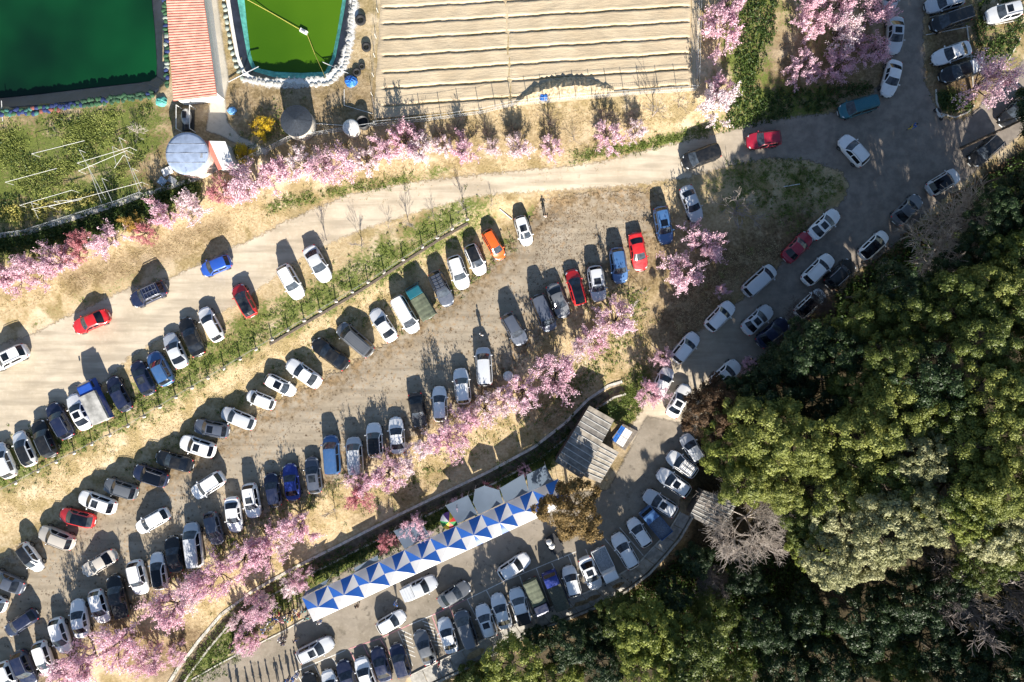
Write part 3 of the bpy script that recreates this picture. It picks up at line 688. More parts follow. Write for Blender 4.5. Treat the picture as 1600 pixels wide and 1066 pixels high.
def truck_parts(kind, Lt):
    if (kind, Lt) in TRUCKM: return TRUCKM[(kind, Lt)]
    h = Lt / 2; W = 1.78; d = []; cab0, cab1 = h - 1.62, h
    m = MB()                                                         # cab-over cab, slanted front
    prof = [(cab0, .45), (cab1, .45), (cab1 + .02, .95), (cab1 - .12, 1.28), (cab1 - .42, 1.90), (cab1 - .60, 1.96), (cab0 + .04, 1.96), (cab0, 1.88)]
    n = len(prof); vs = []
    for y, q in ((-W / 2, 0), (-W / 2 + .06, 1), (W / 2 - .06, 1), (W / 2, 0)):
        for x, z in prof: vs.append((x - (.04 if not q and x > cab0 + .5 else 0), y * (1 if z < 1.3 else .94), z - (.05 if not q and z > 1.7 else 0)))
    m.add(vs, [(k * n + i, k * n + (i + 1) % n, (k + 1) * n + (i + 1) % n, (k + 1) * n + i) for k in range(3) for i in range(n)] + [tuple(range(n - 1, -1, -1)), tuple(range(3 * n, 4 * n))])
    me = m.mesh('cab'); me.flip_normals() if False else None
    bm = bmesh.new(); bm.from_mesh(me); bmesh.ops.recalc_face_normals(bm, faces=bm.faces); bm.to_mesh(me); bm.free(); d.append(('cab', me, 'paint'))
    ws = MB().add([(cab1 - .145, -W * .43, 1.335), (cab1 - .145, W * .43, 1.335), (cab1 - .40, W * .39, 1.872), (cab1 - .40, -W * .39, 1.872)], [(0, 1, 2, 3)])
    ws.v = [(x + .016, y, z + .008) for x, y, z in ws.v]; d.append(('windshield', ws.mesh('windshield'), GLASS))
    for s in (1, -1):
        d.append(('side_window', MB().box((cab1 - .78, s * (W / 2 * .952 + .004), 1.56), (.8, .03, .42)).mesh('side_window'), GLASS))
        d.append(('mirror', MB().box((cab1 - .1, s * (W / 2 + .16), 1.45), (.08, .18, .26)).mesh('mirror'), DARKPL))
        d.append(('headlight', MB().box((cab1 + .012, s * .66, .78), (.06, .3, .18)).mesh('headlight'), LAMP)); d.append(('taillight', MB().box((-h - .01, s * .7, .6), (.05, .24, .12)).mesh('taillight'), TAIL))
    d.append(('license_plate', MB().box((-h - .01, 0, .55), (.04, .4, .16)).mesh('license_plate'), PLATE))
    d.append(('chassis', MB().box((-.1, 0, .48), (Lt - .4, .9, .22)).mesh('chassis'), DARKPL))
    b0, b1 = -h, cab0 - .06; bl = b1 - b0; bc = (b0 + b1) / 2
    if kind == 'box':
        d.append(('cargo_box', MB().box((bc, 0, 1.42), (bl, 1.95, 1.35)).mesh('cargo_box'), 'cover'))
        d.append(('box_trim', MB().box((bc, .985, 1.2), (bl + .02, .03, .9)).box((bc, -.985, 1.2), (bl + .02, .03, .9)).mesh('box_trim'), 'paint'))
    elif kind == 'tarp':
        m = MB(); pr = [(-.92, .72), (-.93, 1.45), (-.84, 1.66), (-.5, 1.75), (0, 1.78), (.5, 1.75), (.84, 1.66), (.93, 1.45), (.92, .72)]; ns = 13; vs = []
        for i in range(ns):
            x = b0 + bl * i / (ns - 1); sag = .012 * math.sin(i * 2.3); vs += [(x, y, z + (sag if z > 1.5 else 0)) for y, z in pr]
        k = len(pr); m.add(vs, [(i * k + j, (i + 1) * k + j, (i + 1) * k + j + 1, i * k + j + 1) for i in range(ns - 1) for j in range(k - 1)] + [tuple(range(k)), tuple((ns - 1) * k + j for j in range(k - 1, -1, -1))])
        me = m.mesh('cargo_cover', False); bm = bmesh.new(); bm.from_mesh(me); bmesh.ops.recalc_face_normals(bm, faces=bm.faces); bm.to_mesh(me); bm.free()
        d.append(('cargo_cover', me, 'cover')); d.append(('bed', MB().box((bc, 0, .68), (bl + .04, 1.9, .10)).mesh('bed'), 'paint'))
    else:
        d.append(('bed_floor', MB().box((bc, 0, .72), (bl, 1.72, .08)).mesh('bed_floor'), 'cover'))
        for s in (1, -1): d.append(('side_board', MB().box((bc, s * .88, .90), (bl, .05, .42)).mesh('side_board'), 'paint'))
        d.append(('tailgate', MB().box((b0 + .02, 0, .90), (.05, 1.70, .42)).mesh('tailgate'), 'paint')); d.append(('headboard', MB().box((b1, 0, 1.05), (.05, 1.70, .75)).mesh('headboard'), 'paint'))
    TRUCKM[(kind, Lt)] = d; return d
M_COVER = dict(olive=plain('olive_tarp', (.10, .115, .075), .8, var=.25, scale=1.5), grey=plain('grey_cover', (.29, .285, .27), .75, var=.5, scale=.6), silver=plain('steel_bed', (.30, .31, .32), .55, .4, var=.25), slate=plain('slate_bed', (.12, .15, .20), .6, var=.3), dark=plain('dark_bed', (.075, .078, .055), .8, var=.3))
def make_truck(root, body, color, cover, Lt):
    for n, me, mt in truck_parts(body, Lt): ob(n, me, paint(color) if mt == 'paint' else (M_COVER[cover] if mt == 'cover' else mt), root)
    wheels(root, dict(L=Lt, W=1.74), .62, -.55)

# each row: (photo tile column, tile row, nose x, nose y, rear x, rear y, kind, colour, options); tile pixels are 3.9475 per photo pixel
TY = [0, 270, 540, 796]; ZF = 3.9475
ROWS = {}
ROWS['beside the post fence'] = [
 (0,2,-25,600,75,815,'hatch','white',''), (0,2,100,530,200,740,'hatch','white','darkroof'), (0,2,225,460,330,685,'suv','black',''), (0,2,310,355,430,570,'suv','navy',''), (0,2,435,300,540,515,'sedan','white','sun'),
 (0,2,545,225,655,450,'truck:box:grey:5.6','blue',''), (0,2,680,190,790,400,'hatch','navy',''), (0,2,830,95,930,300,'hatch','navy','sun'), (0,2,935,40,1045,240,'suv','steel',''), (0,1,1030,990,1130,1201,'sedan','silver',''), (0,1,1130,895,1235,1130,'sedan','black',''),
 (0,1,1245,830,1355,1035,'hatch','white',''), (0,1,1455,690,1558,885,'hatch','red','pano'), (1,1,275,775,160,570,'suv','white',''), (1,1,440,670,320,455,'sedan','silver','')]
ROWS['below the straw bank'] = [
 (0,3,-160,520,40,605,'hatch','white',''), (0,3,-60,400,150,490,'sedan','slate',''), (0,3,255,385,125,205,'mini','white','darkroof'), (0,3,240,130,462,215,'suv','beige',''), (0,2,358,1035,590,1090,'hatch','red','pano'), (0,2,485,925,718,1005,'suv','white','sun'), (0,2,640,850,848,915,'suv','grey',''),
 (0,2,822,765,1040,835,'suv','navy','pano'), (0,2,958,680,1190,745,'sedan','black',''), (0,2,1110,585,1328,655,'suv','white','sun'), (0,2,1195,490,1415,530,'suv','slate','sun'), (0,2,1362,405,1572,490,'hatch','silver',''), (0,2,1520,300,1694,370,'mini','white',''),
 (1,2,255,300,45,190,'mini','white','sun'), (1,2,190,100,395,240,'sedan','white',''), (1,2,350,-30,565,130,'sedan','black',''), (1,1,510,940,715,1116,'van','grey','ribs'), (1,1,720,842,850,1035,'sedan','white',''), (1,1,985,985,860,765,'van','white',''), (1,1,965,710,1070,885,'truck:tarp:olive:4.8','teal',''),
 (1,1,1195,822,1095,608,'suv','slate','rack'), (1,1,1285,715,1215,515,'suv','white',''), (1,1,1395,630,1315,445,'hatch','white','darkroof'), (1,1,1520,540,1415,352,'mini','orange','rails'), (2,1,100,450,45,268,'mini','white','sun')]
ROWS['above the blossom bank'] = [
 (0,3,80,1120,10,945,'hatch','white',''), (0,3,200,1085,110,870,'suv','navy',''), (0,3,315,1030,235,815,'hatch','white',''), (0,3,410,890,340,670,'hatch','white',''), (0,3,470,555,515,790,'sedan','white',''), (0,3,645,705,585,495,'hatch','white',''), (0,3,700,400,760,670,'pickup','black',''),
 (0,3,880,525,830,312,'suv','white',''), (0,3,960,260,1000,500,'hatch','white','pano'), (0,3,1055,175,1095,380,'sedan','black',''), (0,3,1175,62,1215,378,'van','silver',''), (0,3,1345,222,1295,15,'hatch','slate',''), (0,3,1455,140,1430,-75,'sedan','white',''), (0,2,1572,1065,1535,850,'suv','white','sun'),
 (1,2,85,785,125,995,'hatch','navy',''), (1,2,205,728,235,955,'sedan','royal',''), (1,2,340,685,370,912,'hatch','slate','sun'), (1,2,460,552,480,797,'van','steel','ribs'), (1,2,600,565,620,800,'van','silver','ribs'), (1,2,725,483,740,682,'suv','white','darkroof rack'), (1,2,858,440,880,670,'sedan','white',''),
 (1,2,1018,510,980,290,'sedan','black',''), (1,2,1130,248,1140,470,'hatch','white',''), (1,2,1258,138,1285,362,'suv','white',''), (1,2,1400,10,1415,247,'van','silver',''), (2,1,70,1060,-40,870,'suv','slate',''), (2,1,235,960,155,770,'van','slate',''), (2,1,325,888,245,690,'sedan','grey',''),
 (2,1,360,588,425,818,'hatch','red','pano'), (2,1,540,795,505,572,'suv','silver','sun'), (2,1,672,683,640,458,'suv','steel',''), (2,1,800,605,755,365,'sedan','red',''), (2,1,955,440,910,205,'suv','steel','sun'), (2,1,1150,300,1065,80,'sedan','silver','')]
ROWS['on the gravel road'] = [
 (0,2,-60,130,165,20,'suv','white','sun'), (0,1,450,965,672,872,'sedan','red',''), (0,1,808,800,1025,700,'suv','navy','rack'), (0,1,1237,610,1425,535,'hatch','blue',''), (2,0,1060,1005,1270,925,'van','black',''), (2,0,1450,875,1648,850,'suv','crimson','')]
ROWS['in the dirt lot aisle'] = [
 (0,3,25,770,235,630,'hatch','navy',''), (0,3,505,395,718,270,'sedan','beige',''), (0,3,838,130,1040,15,'hatch','white',''), (0,2,1188,925,1378,800,'suv','white','')]
ROWS['at the road junction'] = [
 (3,0,450,690,655,630,'van','teal','ribs'), (3,0,450,845,598,1010,'suv','white',''), (3,0,730,595,785,372,'sedan','white',''), (3,0,775,325,785,110,'sedan','silver','sun'), (3,0,745,75,762,-140,'hatch','silver','')]
ROWS['in the bays past the junction'] = [
 (3,0,970,45,1205,-15,'suv','silver',''), (3,0,1003,165,1245,85,'van','black','rails'), (3,0,1020,370,1248,290,'sedan','white',''), (3,0,1058,480,1325,395,'pickup','black','whitebed'), (3,0,1352,105,1552,55,'suv','silver','sun')]
ROWS['along the forest kerb'] = [
 (3,0,1440,775,1600,600,'sedan','black',''), (3,0,1250,1015,1425,855,'suv','black',''), (3,1,1175,5,990,115,'suv','silver','pano'), (3,1,935,155,785,300,'sedan','grey',''), (3,1,735,370,575,520,'hatch','white','pano'), (3,1,515,560,375,690,'suv','black',''), (3,1,345,730,180,885,'hatch','white','pano'), (2,1,1700,910,1520,1060,'sedan','navy',''), (2,2,1385,115,1250,235,'suv','white','')]
ROWS['along the grass verge road'] = [
 (3,1,430,240,270,390,'sedan','white','sun'), (3,1,255,385,110,530,'sedan','crimson',''), (3,1,395,515,225,680,'suv','white',''), (2,1,1615,585,1435,745,'van','silver',''), (2,1,1600,830,1430,980,'sedan','silver','sun'), (2,1,1360,805,1210,960,'suv','white',''), (2,1,1140,990,1000,1160,'suv','white',''), (2,2,975,135,885,320,'hatch','white',''), (2,2,1085,240,975,435,'sedan','white','sun')]
ROWS['under the forest edge'] = [
 (2,2,1065,560,1155,700,'hatch','silver',''), (2,2,965,670,1130,790,'suv','white','rack'), (2,2,900,775,1092,910,'suv','white','sun'), (2,2,815,908,1012,1032,'suv','silver','sun'), (2,3,822,5,948,152,'truck:open:slate:4.6','steel',''), (2,3,730,60,840,225,'hatch','white',''), (2,3,635,150,755,360,'suv','white','')]
ROWS['in the lined bays'] = [
 (2,3,620,432,530,245,'truck:open:silver:4.7','white',''), (2,3,525,490,445,300,'sedan','white','sun'), (2,3,345,358,390,530,'hatch','white',''), (2,3,222,380,312,602,'truck:tarp:dark:4.9','royal',''), (2,3,195,628,112,440,'truck:tarp:olive:4.9','navy',''), (2,3,20,498,75,692,'pickup','white',''), (1,3,1480,520,1545,738,'sedan','white',''), (1,3,1385,585,1455,790,'suv','white','sun'), (1,3,1262,635,1328,830,'van','grey',''),
 (1,3,1150,670,1215,885,'sedan','white',''), (1,3,1005,755,1080,945,'sedan','grey',''), (1,3,860,825,922,1035,'suv','navy',''), (1,3,740,850,808,1058,'sedan','navy',''), (1,3,640,912,715,1120,'suv','white',''), (1,3,525,932,600,1140,'sedan','navy',''), (1,3,430,990,505,1195,'hatch','white',''), (1,3,310,1008,385,1210,'sedan','black','')]
ROWS['beside the striped tents'] = [
 (1,3,475,810,255,915,'suv','silver','sun'), (1,3,918,645,750,740,'hatch','white',''), (1,3,1100,440,918,525,'pickup','silver','silverbed'), (1,3,1315,465,1130,580,'sedan','grey',''), (1,3,1685,290,1500,410,'suv','white','')]

CNAME = dict(white='white', silver='silver', grey='dark grey', slate='slate grey', navy='navy', black='black', blue='bright blue', royal='deep blue', steel='steel blue', red='red', crimson='crimson', orange='orange', beige='beige', teal='teal', green='green')
KNAME = dict(sedan='sedan', hatch='hatchback', mini='small hatchback', suv='SUV', van='van', pickup='pickup')
ORD = ['', 'first', 'second', 'third', 'fourth', 'fifth', 'sixth', 'seventh', 'eighth', 'ninth', 'tenth', 'eleventh', 'twelfth', 'thirteenth', 'fourteenth', 'fifteenth', 'sixteenth', 'seventeenth']
ONAME = dict(sedan='car', hatch='car', mini='car', suv='car', van='van', pickup='pickup_truck')
RECS = []
for row, lst in ROWS.items():
    for i, (tc, tr, fx, fy, bx, by, kind, col, opt) in enumerate(lst):
        p = lambda x, y: (tc * 400 + x / ZF, TY[tr] + y / ZF)
        tk = kind.startswith('truck'); f, b = p(fx, fy), p(bx, by)
        if tk: body = kind.split(':')[1]; d = f"{CNAME[col]} {dict(box='box truck', tarp='truck', open='flatbed truck')[body]}"
        else: d = f'{CNAME[col]} {KNAME[kind]}'
        ft = ''
        if 'pano' in opt: ft = 'with dark glass roof'
        elif 'rack' in opt: ft = 'with roof rack'
        elif 'darkroof' in opt: ft = 'with black roof'
        elif 'sun' in opt: ft = 'with sunroof'
        elif 'ribs' in opt: ft = 'with ribbed roof'
        elif 'whitebed' in opt: ft = 'with white bed'
        elif kind == 'pickup' and 'silver' not in opt: ft = 'with dark covered bed'
        if tk and body == 'tarp': ft = 'with olive covered bed' if 'olive' in kind else 'with drab covered bed'
        RECS.append(dict(row=row, i=i, n=len(lst), f=f, b=b, kind=kind, col=col, opt=opt, d=d, ft=ft))
def car_labels():
    short = {}
    for r in RECS: r['full'] = (r['d'] + ' ' + r['ft']).strip()
    byrow = {}
    for r in RECS: byrow.setdefault(r['row'], []).append(r)
    used = {}
    for r in RECS:
        L_ = byrow[r['row']]; i = r['i']; lo = L_[i - 1]['d'] if i > 0 else None; hi = L_[i + 1]['d'] if i + 1 < len(L_) else None
        c = [f"{r['full']} parked {r['row']}"]
        nb = f"between {lo} and {hi}" if lo and hi else f"next to {hi or lo}"
        c += [f"{r['d']} {nb} {r['row']}", f"{r['full']} {nb} {r['row']}"]
        r['cands'] = [k for k in c if 4 <= len(k.split()) <= 16]
    # a candidate is good when no other car could claim it
    from collections import Counter
    cnt = Counter(k for r in RECS for k in set(r['cands']))
    same = lambda r, lab: sum(1 for q in RECS if q['row'] == r['row'] and lab == f"{q['full']} parked {q['row']}")
    for r in RECS:
        for k in r['cands']:
            if cnt[k] == 1 and not (k == r['cands'][0] and not r['ft'] and sum(q['d'] == r['d'] for q in byrow[r['row']]) > 1): r['label'] = k; break
        else:
            L_ = byrow[r['row']]; best = None
            for j, q in enumerate(L_):
                if sum(w['full'] == q['full'] for w in L_) == 1 and q is not r:
                    dd_ = abs(j - r['i']); 
                    if best is None or dd_ < best[0]: best = (dd_, q, j)
            sd = 'on towards ' + (L_[-1]['d'] if r['i'] > best[2] else L_[0]['d']) if best else ''
            r['label'] = f"{r['d']} {ORD[min(best[0], 17)]} from {best[1]['full']} {r['row']}"
car_labels()
CARS = []
for r in RECS:
    f, b = r['f'], r['b']; tk = r['kind'].startswith('truck'); cx, cy = (f[0] + b[0]) / 2, (f[1] + b[1]) / 2
    P = at(cx, cy, .75); A, B_ = at(*f, .7), at(*b, .7); hd = math.atan2(A.y - B_.y, A.x - B_.x)
    ln = math.hypot(A.x - B_.x, A.y - B_.y)
    e = .8; gx = float(hz(P.x + e, P.y) - hz(P.x - e, P.y)) / (2 * e); gy = float(hz(P.x, P.y + e) - hz(P.x, P.y - e)) / (2 * e)
    n = Vector((-gx, -gy, 1)).normalized(); fw = Vector((math.cos(hd), math.sin(hd), 0)); lf = n.cross(fw).normalized(); fw = lf.cross(n)
    M = Matrix((fw, lf, n)).transposed()
    nom = float(r['kind'].split(':')[3]) if tk else SPEC[r['kind']]['L']; sc = max(.95, min(1.12, ln / nom))
    r['len'] = ln
    if tk: nm, cat = 'cargo_truck', 'truck'
    else: nm = ONAME[r['kind']]; cat = dict(car='car', van='van', pickup_truck='pickup')[nm]
    root = thing(nm, r['label'], cat, (P.x, P.y, P.z + .05), group='vehicles parked ' + r['row'] if r['n'] > 1 else None)
    root.rotation_euler = M.to_euler(); root.scale = (sc, rnd.uniform(1.02, 1.08), rnd.uniform(.97, 1.06))
    if tk: _, body, cov, Lt = r['kind'].split(':'); make_truck(root, body, r['col'], cov, float(Lt))
    else: make_car(root, r['kind'], r['col'], r['opt'])
    CARS.append((P.x, P.y))
CARS = np.array(CARS)

# ---------------------------------------------------------------- buildings, tanks, tents
def topq(pts, z): return [(*ray(px, py, z), z) for px, py in pts]
def ccw(q):
    a = sum(q[i][0] * q[(i + 1) % len(q)][1] - q[(i + 1) % len(q)][0] * q[i][1] for i in range(len(q)))
    return q if a > 0 else q[::-1]
def inset(q, k):
    cx, cy = sum(p[0] for p in q) / len(q), sum(p[1] for p in q) / len(q); out = []
    for p in q:
        d = math.hypot(cx - p[0], cy - p[1]); out.append((p[0] + (cx - p[0]) / d * k, p[1] + (cy - p[1]) / d * k, p[2]))
    return out
def wall_parts(root, q, z0, z1, mat, t=.12, name='wall'):
    for i in range(len(q)):
        a, b = Vector(q[i][:2]), Vector(q[(i + 1) % len(q)][:2]); d = (b - a); L_ = d.length; ang = math.atan2(d.y, d.x)
        m = MB().box(((a.x + b.x) / 2, (a.y + b.y) / 2, (z0 + z1) / 2), (L_ - (.0 if i % 2 else 2 * t), t, z1 - z0), ang); ob(name, m.mesh(name), mat, root)
def rootless(root):
    """parts were built in world space: keep them there under an Empty at the base"""
    inv = Matrix.Translation(root.location).inverted()
    for c in root.children: c.matrix_parent_inverse = inv
    return root
M_WHITE = plain('white_panel', (.74, .73, .70), .6, var=.1); M_REDROOF = plain('red_roof', (.60, .19, .14), .6, var=.2, scale=.8); M_REDRIB = plain('pale_red_rib', (.72, .40, .31), .55, var=.2, scale=.8)
M_STEEL = plain('galvanised', (.40, .41, .42), .45, .5, var=.2, scale=3); M_DARKW = plain('dark_timber', (.07, .055, .045), .9, var=.3); M_BLUE = plain('blue_tarp', (.02, .13, .45), .5, var=.3, scale=2)
M_PIPE = plain('white_pipe', (.62, .62, .60), .5); M_WOODP = plain('weathered_post', (.13, .10, .075), .9, var=.3); M_STONE = plain('foot_stone', (.52, .49, .44), .9, var=.2)

# long red ribbed roof between the ponds
zr = 2.6 + 2.5
rq = ccw(topq([(257, -40), (313, -40), (339, 150), (271, 158)], zr)); bl = thing('long_shed', 'long white building with red ribbed metal roof between the two ponds', 'building', (*rq[0][:2], 2.6))
P_ = dict(tl=topq([(257, -40)], zr)[0], tr=topq([(313, -40)], zr)[0], br=topq([(339, 150)], zr)[0], bl=topq([(271, 158)], zr)[0])
def lerp3(a, b, t): return tuple(a[i] + (b[i] - a[i]) * t for i in range(3))
npan = 12
for i in range(npan):                                     # roof sheets, each overlapping the next a little
    a, b = i / npan, (i + 1) / npan
    q = ccw([lerp3(P_['tl'], P_['bl'], a), lerp3(P_['tl'], P_['bl'], b), lerp3(P_['tr'], P_['br'], b), lerp3(P_['tr'], P_['br'], a)])
    sh_ = ob('roof_sheet', MB().slab([(x, y, z + .012 * (i % 2)) for x, y, z in q], .06).mesh('roof_sheet'), M_REDROOF, bl)
    m = MB()
    for k in range(4):
        t = a + (b - a) * (k + .5) / 4; p0, p1 = lerp3(P_['tl'], P_['bl'], t), lerp3(P_['tr'], P_['br'], t)
        d = Vector(p1) - Vector(p0); m.box(((p0[0] + p1[0]) / 2, (p0[1] + p1[1]) / 2, zr + .03), (d.length - .05, .14, .06), math.atan2(d.y, d.x), 1)
    ob('rib', m.mesh('rib'), M_REDRIB, sh_)  # rib colour paler than the sheets, painting in the sunlit crests
wall_parts(bl, inset(rq, .45), 2.5, zr - .07, M_WHITE); rootless(bl)

def shed(name, label, quad, z0, z1, nrib, mats, root_pt, posts=True, rib_mat=None):
    t = thing(name, label, 'shed', (*root_pt[:2], z0)); tl, tr, br, bl_ = [topq([p], z1)[0] for p in quad]
    for i in range(nrib):
        a, b = i / nrib, (i + 1) / nrib
        q = ccw([lerp3(tl, bl_, a), lerp3(tl, bl_, b - .004), lerp3(tr, br, b - .004), lerp3(tr, br, a)])
        ob('roof_panel', MB().slab([(x, y, z + .01 * (i % 3)) for x, y, z in q], .05).mesh('roof_panel'), mats[rnd.randrange(len(mats))], t)
        if i:
            p0, p1 = lerp3(tl, bl_, a), lerp3(tr, br, a); d = Vector(p1) - Vector(p0)
            ob('batten', MB().box(((p0[0] + p1[0]) / 2, (p0[1] + p1[1]) / 2, z1 + .045), (d.length, .085, .05), math.atan2(d.y, d.x)).mesh('batten'), rib_mat or M_STEEL, t)
    q = inset(ccw([tl, tr, br, bl_]), .35)
    for x, y, z in q: ob('post', MB().box((x, y, (z0 + z1 - .06) / 2), (.12, .12, z1 - z0 - .06)).mesh('post'), M_WOODP, t)
    wall_parts(t, q, z0 - .1, z1 - .3, M_DARKW, .06); return rootless(t)
zs = -1.2
M_RG = [plain('roof_grey%d' % i, c, .8, var=.35, scale=1.2) for i, c in enumerate(((.20, .185, .165), (.17, .155, .14), (.23, .21, .185), (.27, .235, .19)))]
M_RT = [plain('roof_tan%d' % i, c, .8, var=.3, scale=1.2) for i, c in enumerate(((.34, .30, .25), (.31, .275, .23), (.37, .325, .26)))]
M_BATT = plain('batten_pale', (.50, .49, .46), .6, var=.15)
shed('open_shed', 'grey corrugated shed roof with pale battens between ditch and tents', [(921, 634), (960, 656), (909, 749), (867, 722)], zs, zs + 2.9, 11, M_RG, at(915, 690), rib_mat=M_BATT)
shed('open_shed', 'tan corrugated lean-to roof joined to the grey shed', [(939, 691), (967, 707), (938, 755), (908, 743)], zs, zs + 2.55, 8, M_RT, at(938, 722), rib_mat=M_BATT)
shed('open_shed', 'dark corrugated shed roof under the forest edge', [(1099, 766), (1152, 786), (1126, 833), (1077, 806)], zs + .3, zs + 3.0, 8, M_RG[:2], at(1112, 798), rib_mat=M_BATT)
# little booth on a deck
dk = thing('wooden_deck', 'small weathered plank deck beside the corrugated sheds', 'deck', at(976, 683)); q4 = [at(*p) for p in ((973, 662), (997, 674), (976, 704), (952, 688))]
for i in range(9):
    a, b = i / 9, (i + .93) / 9; q = ccw([tuple(q4[0].lerp(q4[1], a)), tuple(q4[3].lerp(q4[2], a)), tuple(q4[3].lerp(q4[2], b)), tuple(q4[0].lerp(q4[1], b))])
    ob('plank', MB().slab([(x, y, zs + .32) for x, y, z in q], .34).mesh('plank'), plain('deck_wood', (.20, .17, .14), .9, var=.35, scale=2), dk)
rootless(dk)
bo = thing('roofed_booth', 'low booth roofed with blue and white corrugated sheets on deck', 'booth', (*at(972, 681)[:2], zs + .32)); zb = zs + 1.3
bq = [topq([p], zb)[0] for p in ((971, 665), (988, 675), (973, 699), (956, 688))]
for h_ in range(2):
    for i in range(8):
        a, b = i / 8, (i + .99) / 8; f0, f1 = h_ * .51, h_ * .51 + .48
        g = lambda u, v: lerp3(lerp3(bq[0], bq[1], u), lerp3(bq[3], bq[2], u), v)
        q = ccw([g(a, f0), g(a, f1), g(b, f1), g(b, f0)])
        ob('roof_strip', MB().slab([(x, y, zb + .03 * (i % 2)) for x, y, z in q], .05).mesh('roof_strip'), M_BLUE if i < 3 else M_WHITE, bo)
for x, y, z in inset(ccw(bq), .2): ob('post', MB().box((x, y, (zs + .32 + zb) / 2), (.08, .08, zb - zs - .36)).mesh('post'), M_STEEL, bo)
rootless(bo)

# blue and white tents in one long line
def tent_mat(name, col):
    m, nt, p = nodes(name); p.inputs['Roughness'].default_value = .42; p.inputs['Specular IOR Level'].default_value = .6
    f = noise(nt, 1.2, 3, .5, pos(nt)); nt.links.new(mix(nt, ramp(nt, f, .3, .7), tuple(c * .9 for c in col), col), p.inputs['Base Color'])
    tr = N(nt, 'ShaderNodeBsdfTranslucent'); tr.inputs[0].default_value = (*col, 1); mx = N(nt, 'ShaderNodeMixShader'); mx.inputs[0].default_value = .55
    nt.links.new(p.outputs[0], mx.inputs[1]); nt.links.new(tr.outputs[0], mx.inputs[2]); nt.links.new(mx.outputs[0], nt.nodes['Material Output'].inputs[0]); return m
M_TW, M_TB = tent_mat('tent_white', (.78, .79, .82)), tent_mat('tent_blue', (.03, .15, .60))
M_TG = tent_mat('tarp_grey_blue', (.16, .22, .31)); M_TG.node_tree.nodes['Principled BSDF'].inputs['Roughness'].default_value = .8
ze = zs + 2.35
o_, u_, v_ = np.array((471.7, 934.0)), np.array((40.05, -18.55)), np.array((18.0, 37.5))
for i in range(10):
    c0 = o_ + u_ * i; cor = [topq([tuple(c0 + u_ * a + v_ * b)], ze)[0] for a, b in ((0, 0), (1, 0), (1, 1), (0, 1))]
    C = tuple(sum(c[k] for c in cor) / 4 for k in range(2)); pk = (*C, ze + 1.15)
    n_ = 10 - i
    t = thing('canopy_tent', ('blue and white pyramid tent at the end nearest the standing crowd' if i == 0 else 'blue and white pyramid tent at the end by the rusty brown tree' if i == 9 else f'blue and white pyramid tent, {ORD[n_]} from the rusty brown tree' if i > 4 else f'blue and white pyramid tent, {ORD[i + 1]} from the standing crowd'), 'tent', (*C, zs), group='blue and white tents in a line')
    mids = [lerp3(cor[k], cor[(k + 1) % 4], .5) for k in range(4)]
    def pan(a, b, mat):
        rows = []
        nn = 6
        for s_ in range(nn + 1):
            f = s_ / nn; sag = -.16 * math.sin(math.pi * f) * (1 if f < 1 else 0)
            A, B_ = lerp3(a, pk, f), lerp3(b, pk, f); rows.append([(A[0], A[1], A[2] + sag), (B_[0], B_[1], B_[2] + sag)])
        vs = [p for r_ in rows for p in r_]; m = MB().add(vs, [(2 * k, 2 * k + 1, 2 * k + 3, 2 * k + 2) for k in range(nn)]); me = m.mesh('panel', True)
        if sum(f.normal.z for f in me.polygons) < 0: me.flip_normals()
        ob('panel', me, mat, t)
    th = lambda k, f: lerp3(cor[k], cor[(k + 1) % 4], f)
    pan(cor[0], mids[0], M_TW); pan(mids[0], cor[1], M_TB); pan(cor[1], mids[1], M_TW); pan(mids[1], cor[2], M_TB)
    pan(cor[2], th(2, .36), M_TW); pan(th(2, .36), th(2, .64), M_TB if i in (6, 7) else M_TW); pan(th(2, .64), cor[3], M_TW); pan(cor[3], mids[3], M_TW); pan(mids[3], cor[0], M_TB)
    for k in range(4):
        a, b = cor[k], cor[(k + 1) % 4]
        if k in (1, 3) and not ((k == 3 and i == 0) or (k == 1 and i == 9)): continue
        m = MB().add([(a[0], a[1], ze - .005), (b[0], b[1], ze - .005), (b[0], b[1], ze - .26), (a[0], a[1], ze - .26)], [(0, 1, 2, 3)]); ob('valance', m.mesh('valance'), M_TW, t)
    for x, y, z in inset(cor, .12): ob('leg', MB().tube((x, y, zs + .05), (x, y, ze), .03).mesh('leg'), M_PIPE, t)
    rootless(t)
# grey-blue tarpaulins strung behind the tents
M_ROPE = plain('rope', (.5, .48, .42), .9)
def awning(pts, z, label, dips=.12):
    q = [(*ray(px, py, z + dz), z + dz) for px, py, dz in pts]; n = len(q); c = tuple(sum(p[k] for p in q) / n for k in range(3)); t = thing('tarpaulin', label, 'tarpaulin', (c[0], c[1], zs))
    vs = list(q) + [(*lerp3(p, c, .5)[:2], lerp3(p, c, .5)[2] - dips * .6) for p in q] + [(c[0], c[1], c[2] - dips)]
    fs = [(i, (i + 1) % n, n + (i + 1) % n, n + i) for i in range(n)] + [(n + i, n + (i + 1) % n, 2 * n) for i in range(n)]
    me = MB().add(vs, fs).mesh('sheet', True); ob('sheet', me, M_TG, t)
    for x, y, zz in q: ob('pole', MB().tube((x, y, zs - .1), (x, y, zz), .025).mesh('pole'), M_PIPE, t)
    rootless(t)
awning([(823, 742, .5), (852, 727, .5), (865, 752, 0), (826, 769, 0)], ze, 'smooth grey-blue tarpaulin nearest the grey shed')
awning([(781, 763, .3), (818, 741, .5), (826, 769, 0), (789, 786, 0)], ze - .05, 'grey-blue tarpaulin second from the grey shed')
awning([(742, 765, .2), (757, 759, .5), (780, 766, .4), (786, 786, 0), (748, 804, 0), (739, 785, .2)], ze - .02, 'domed grey-blue tarpaulin under a red blossom branch')
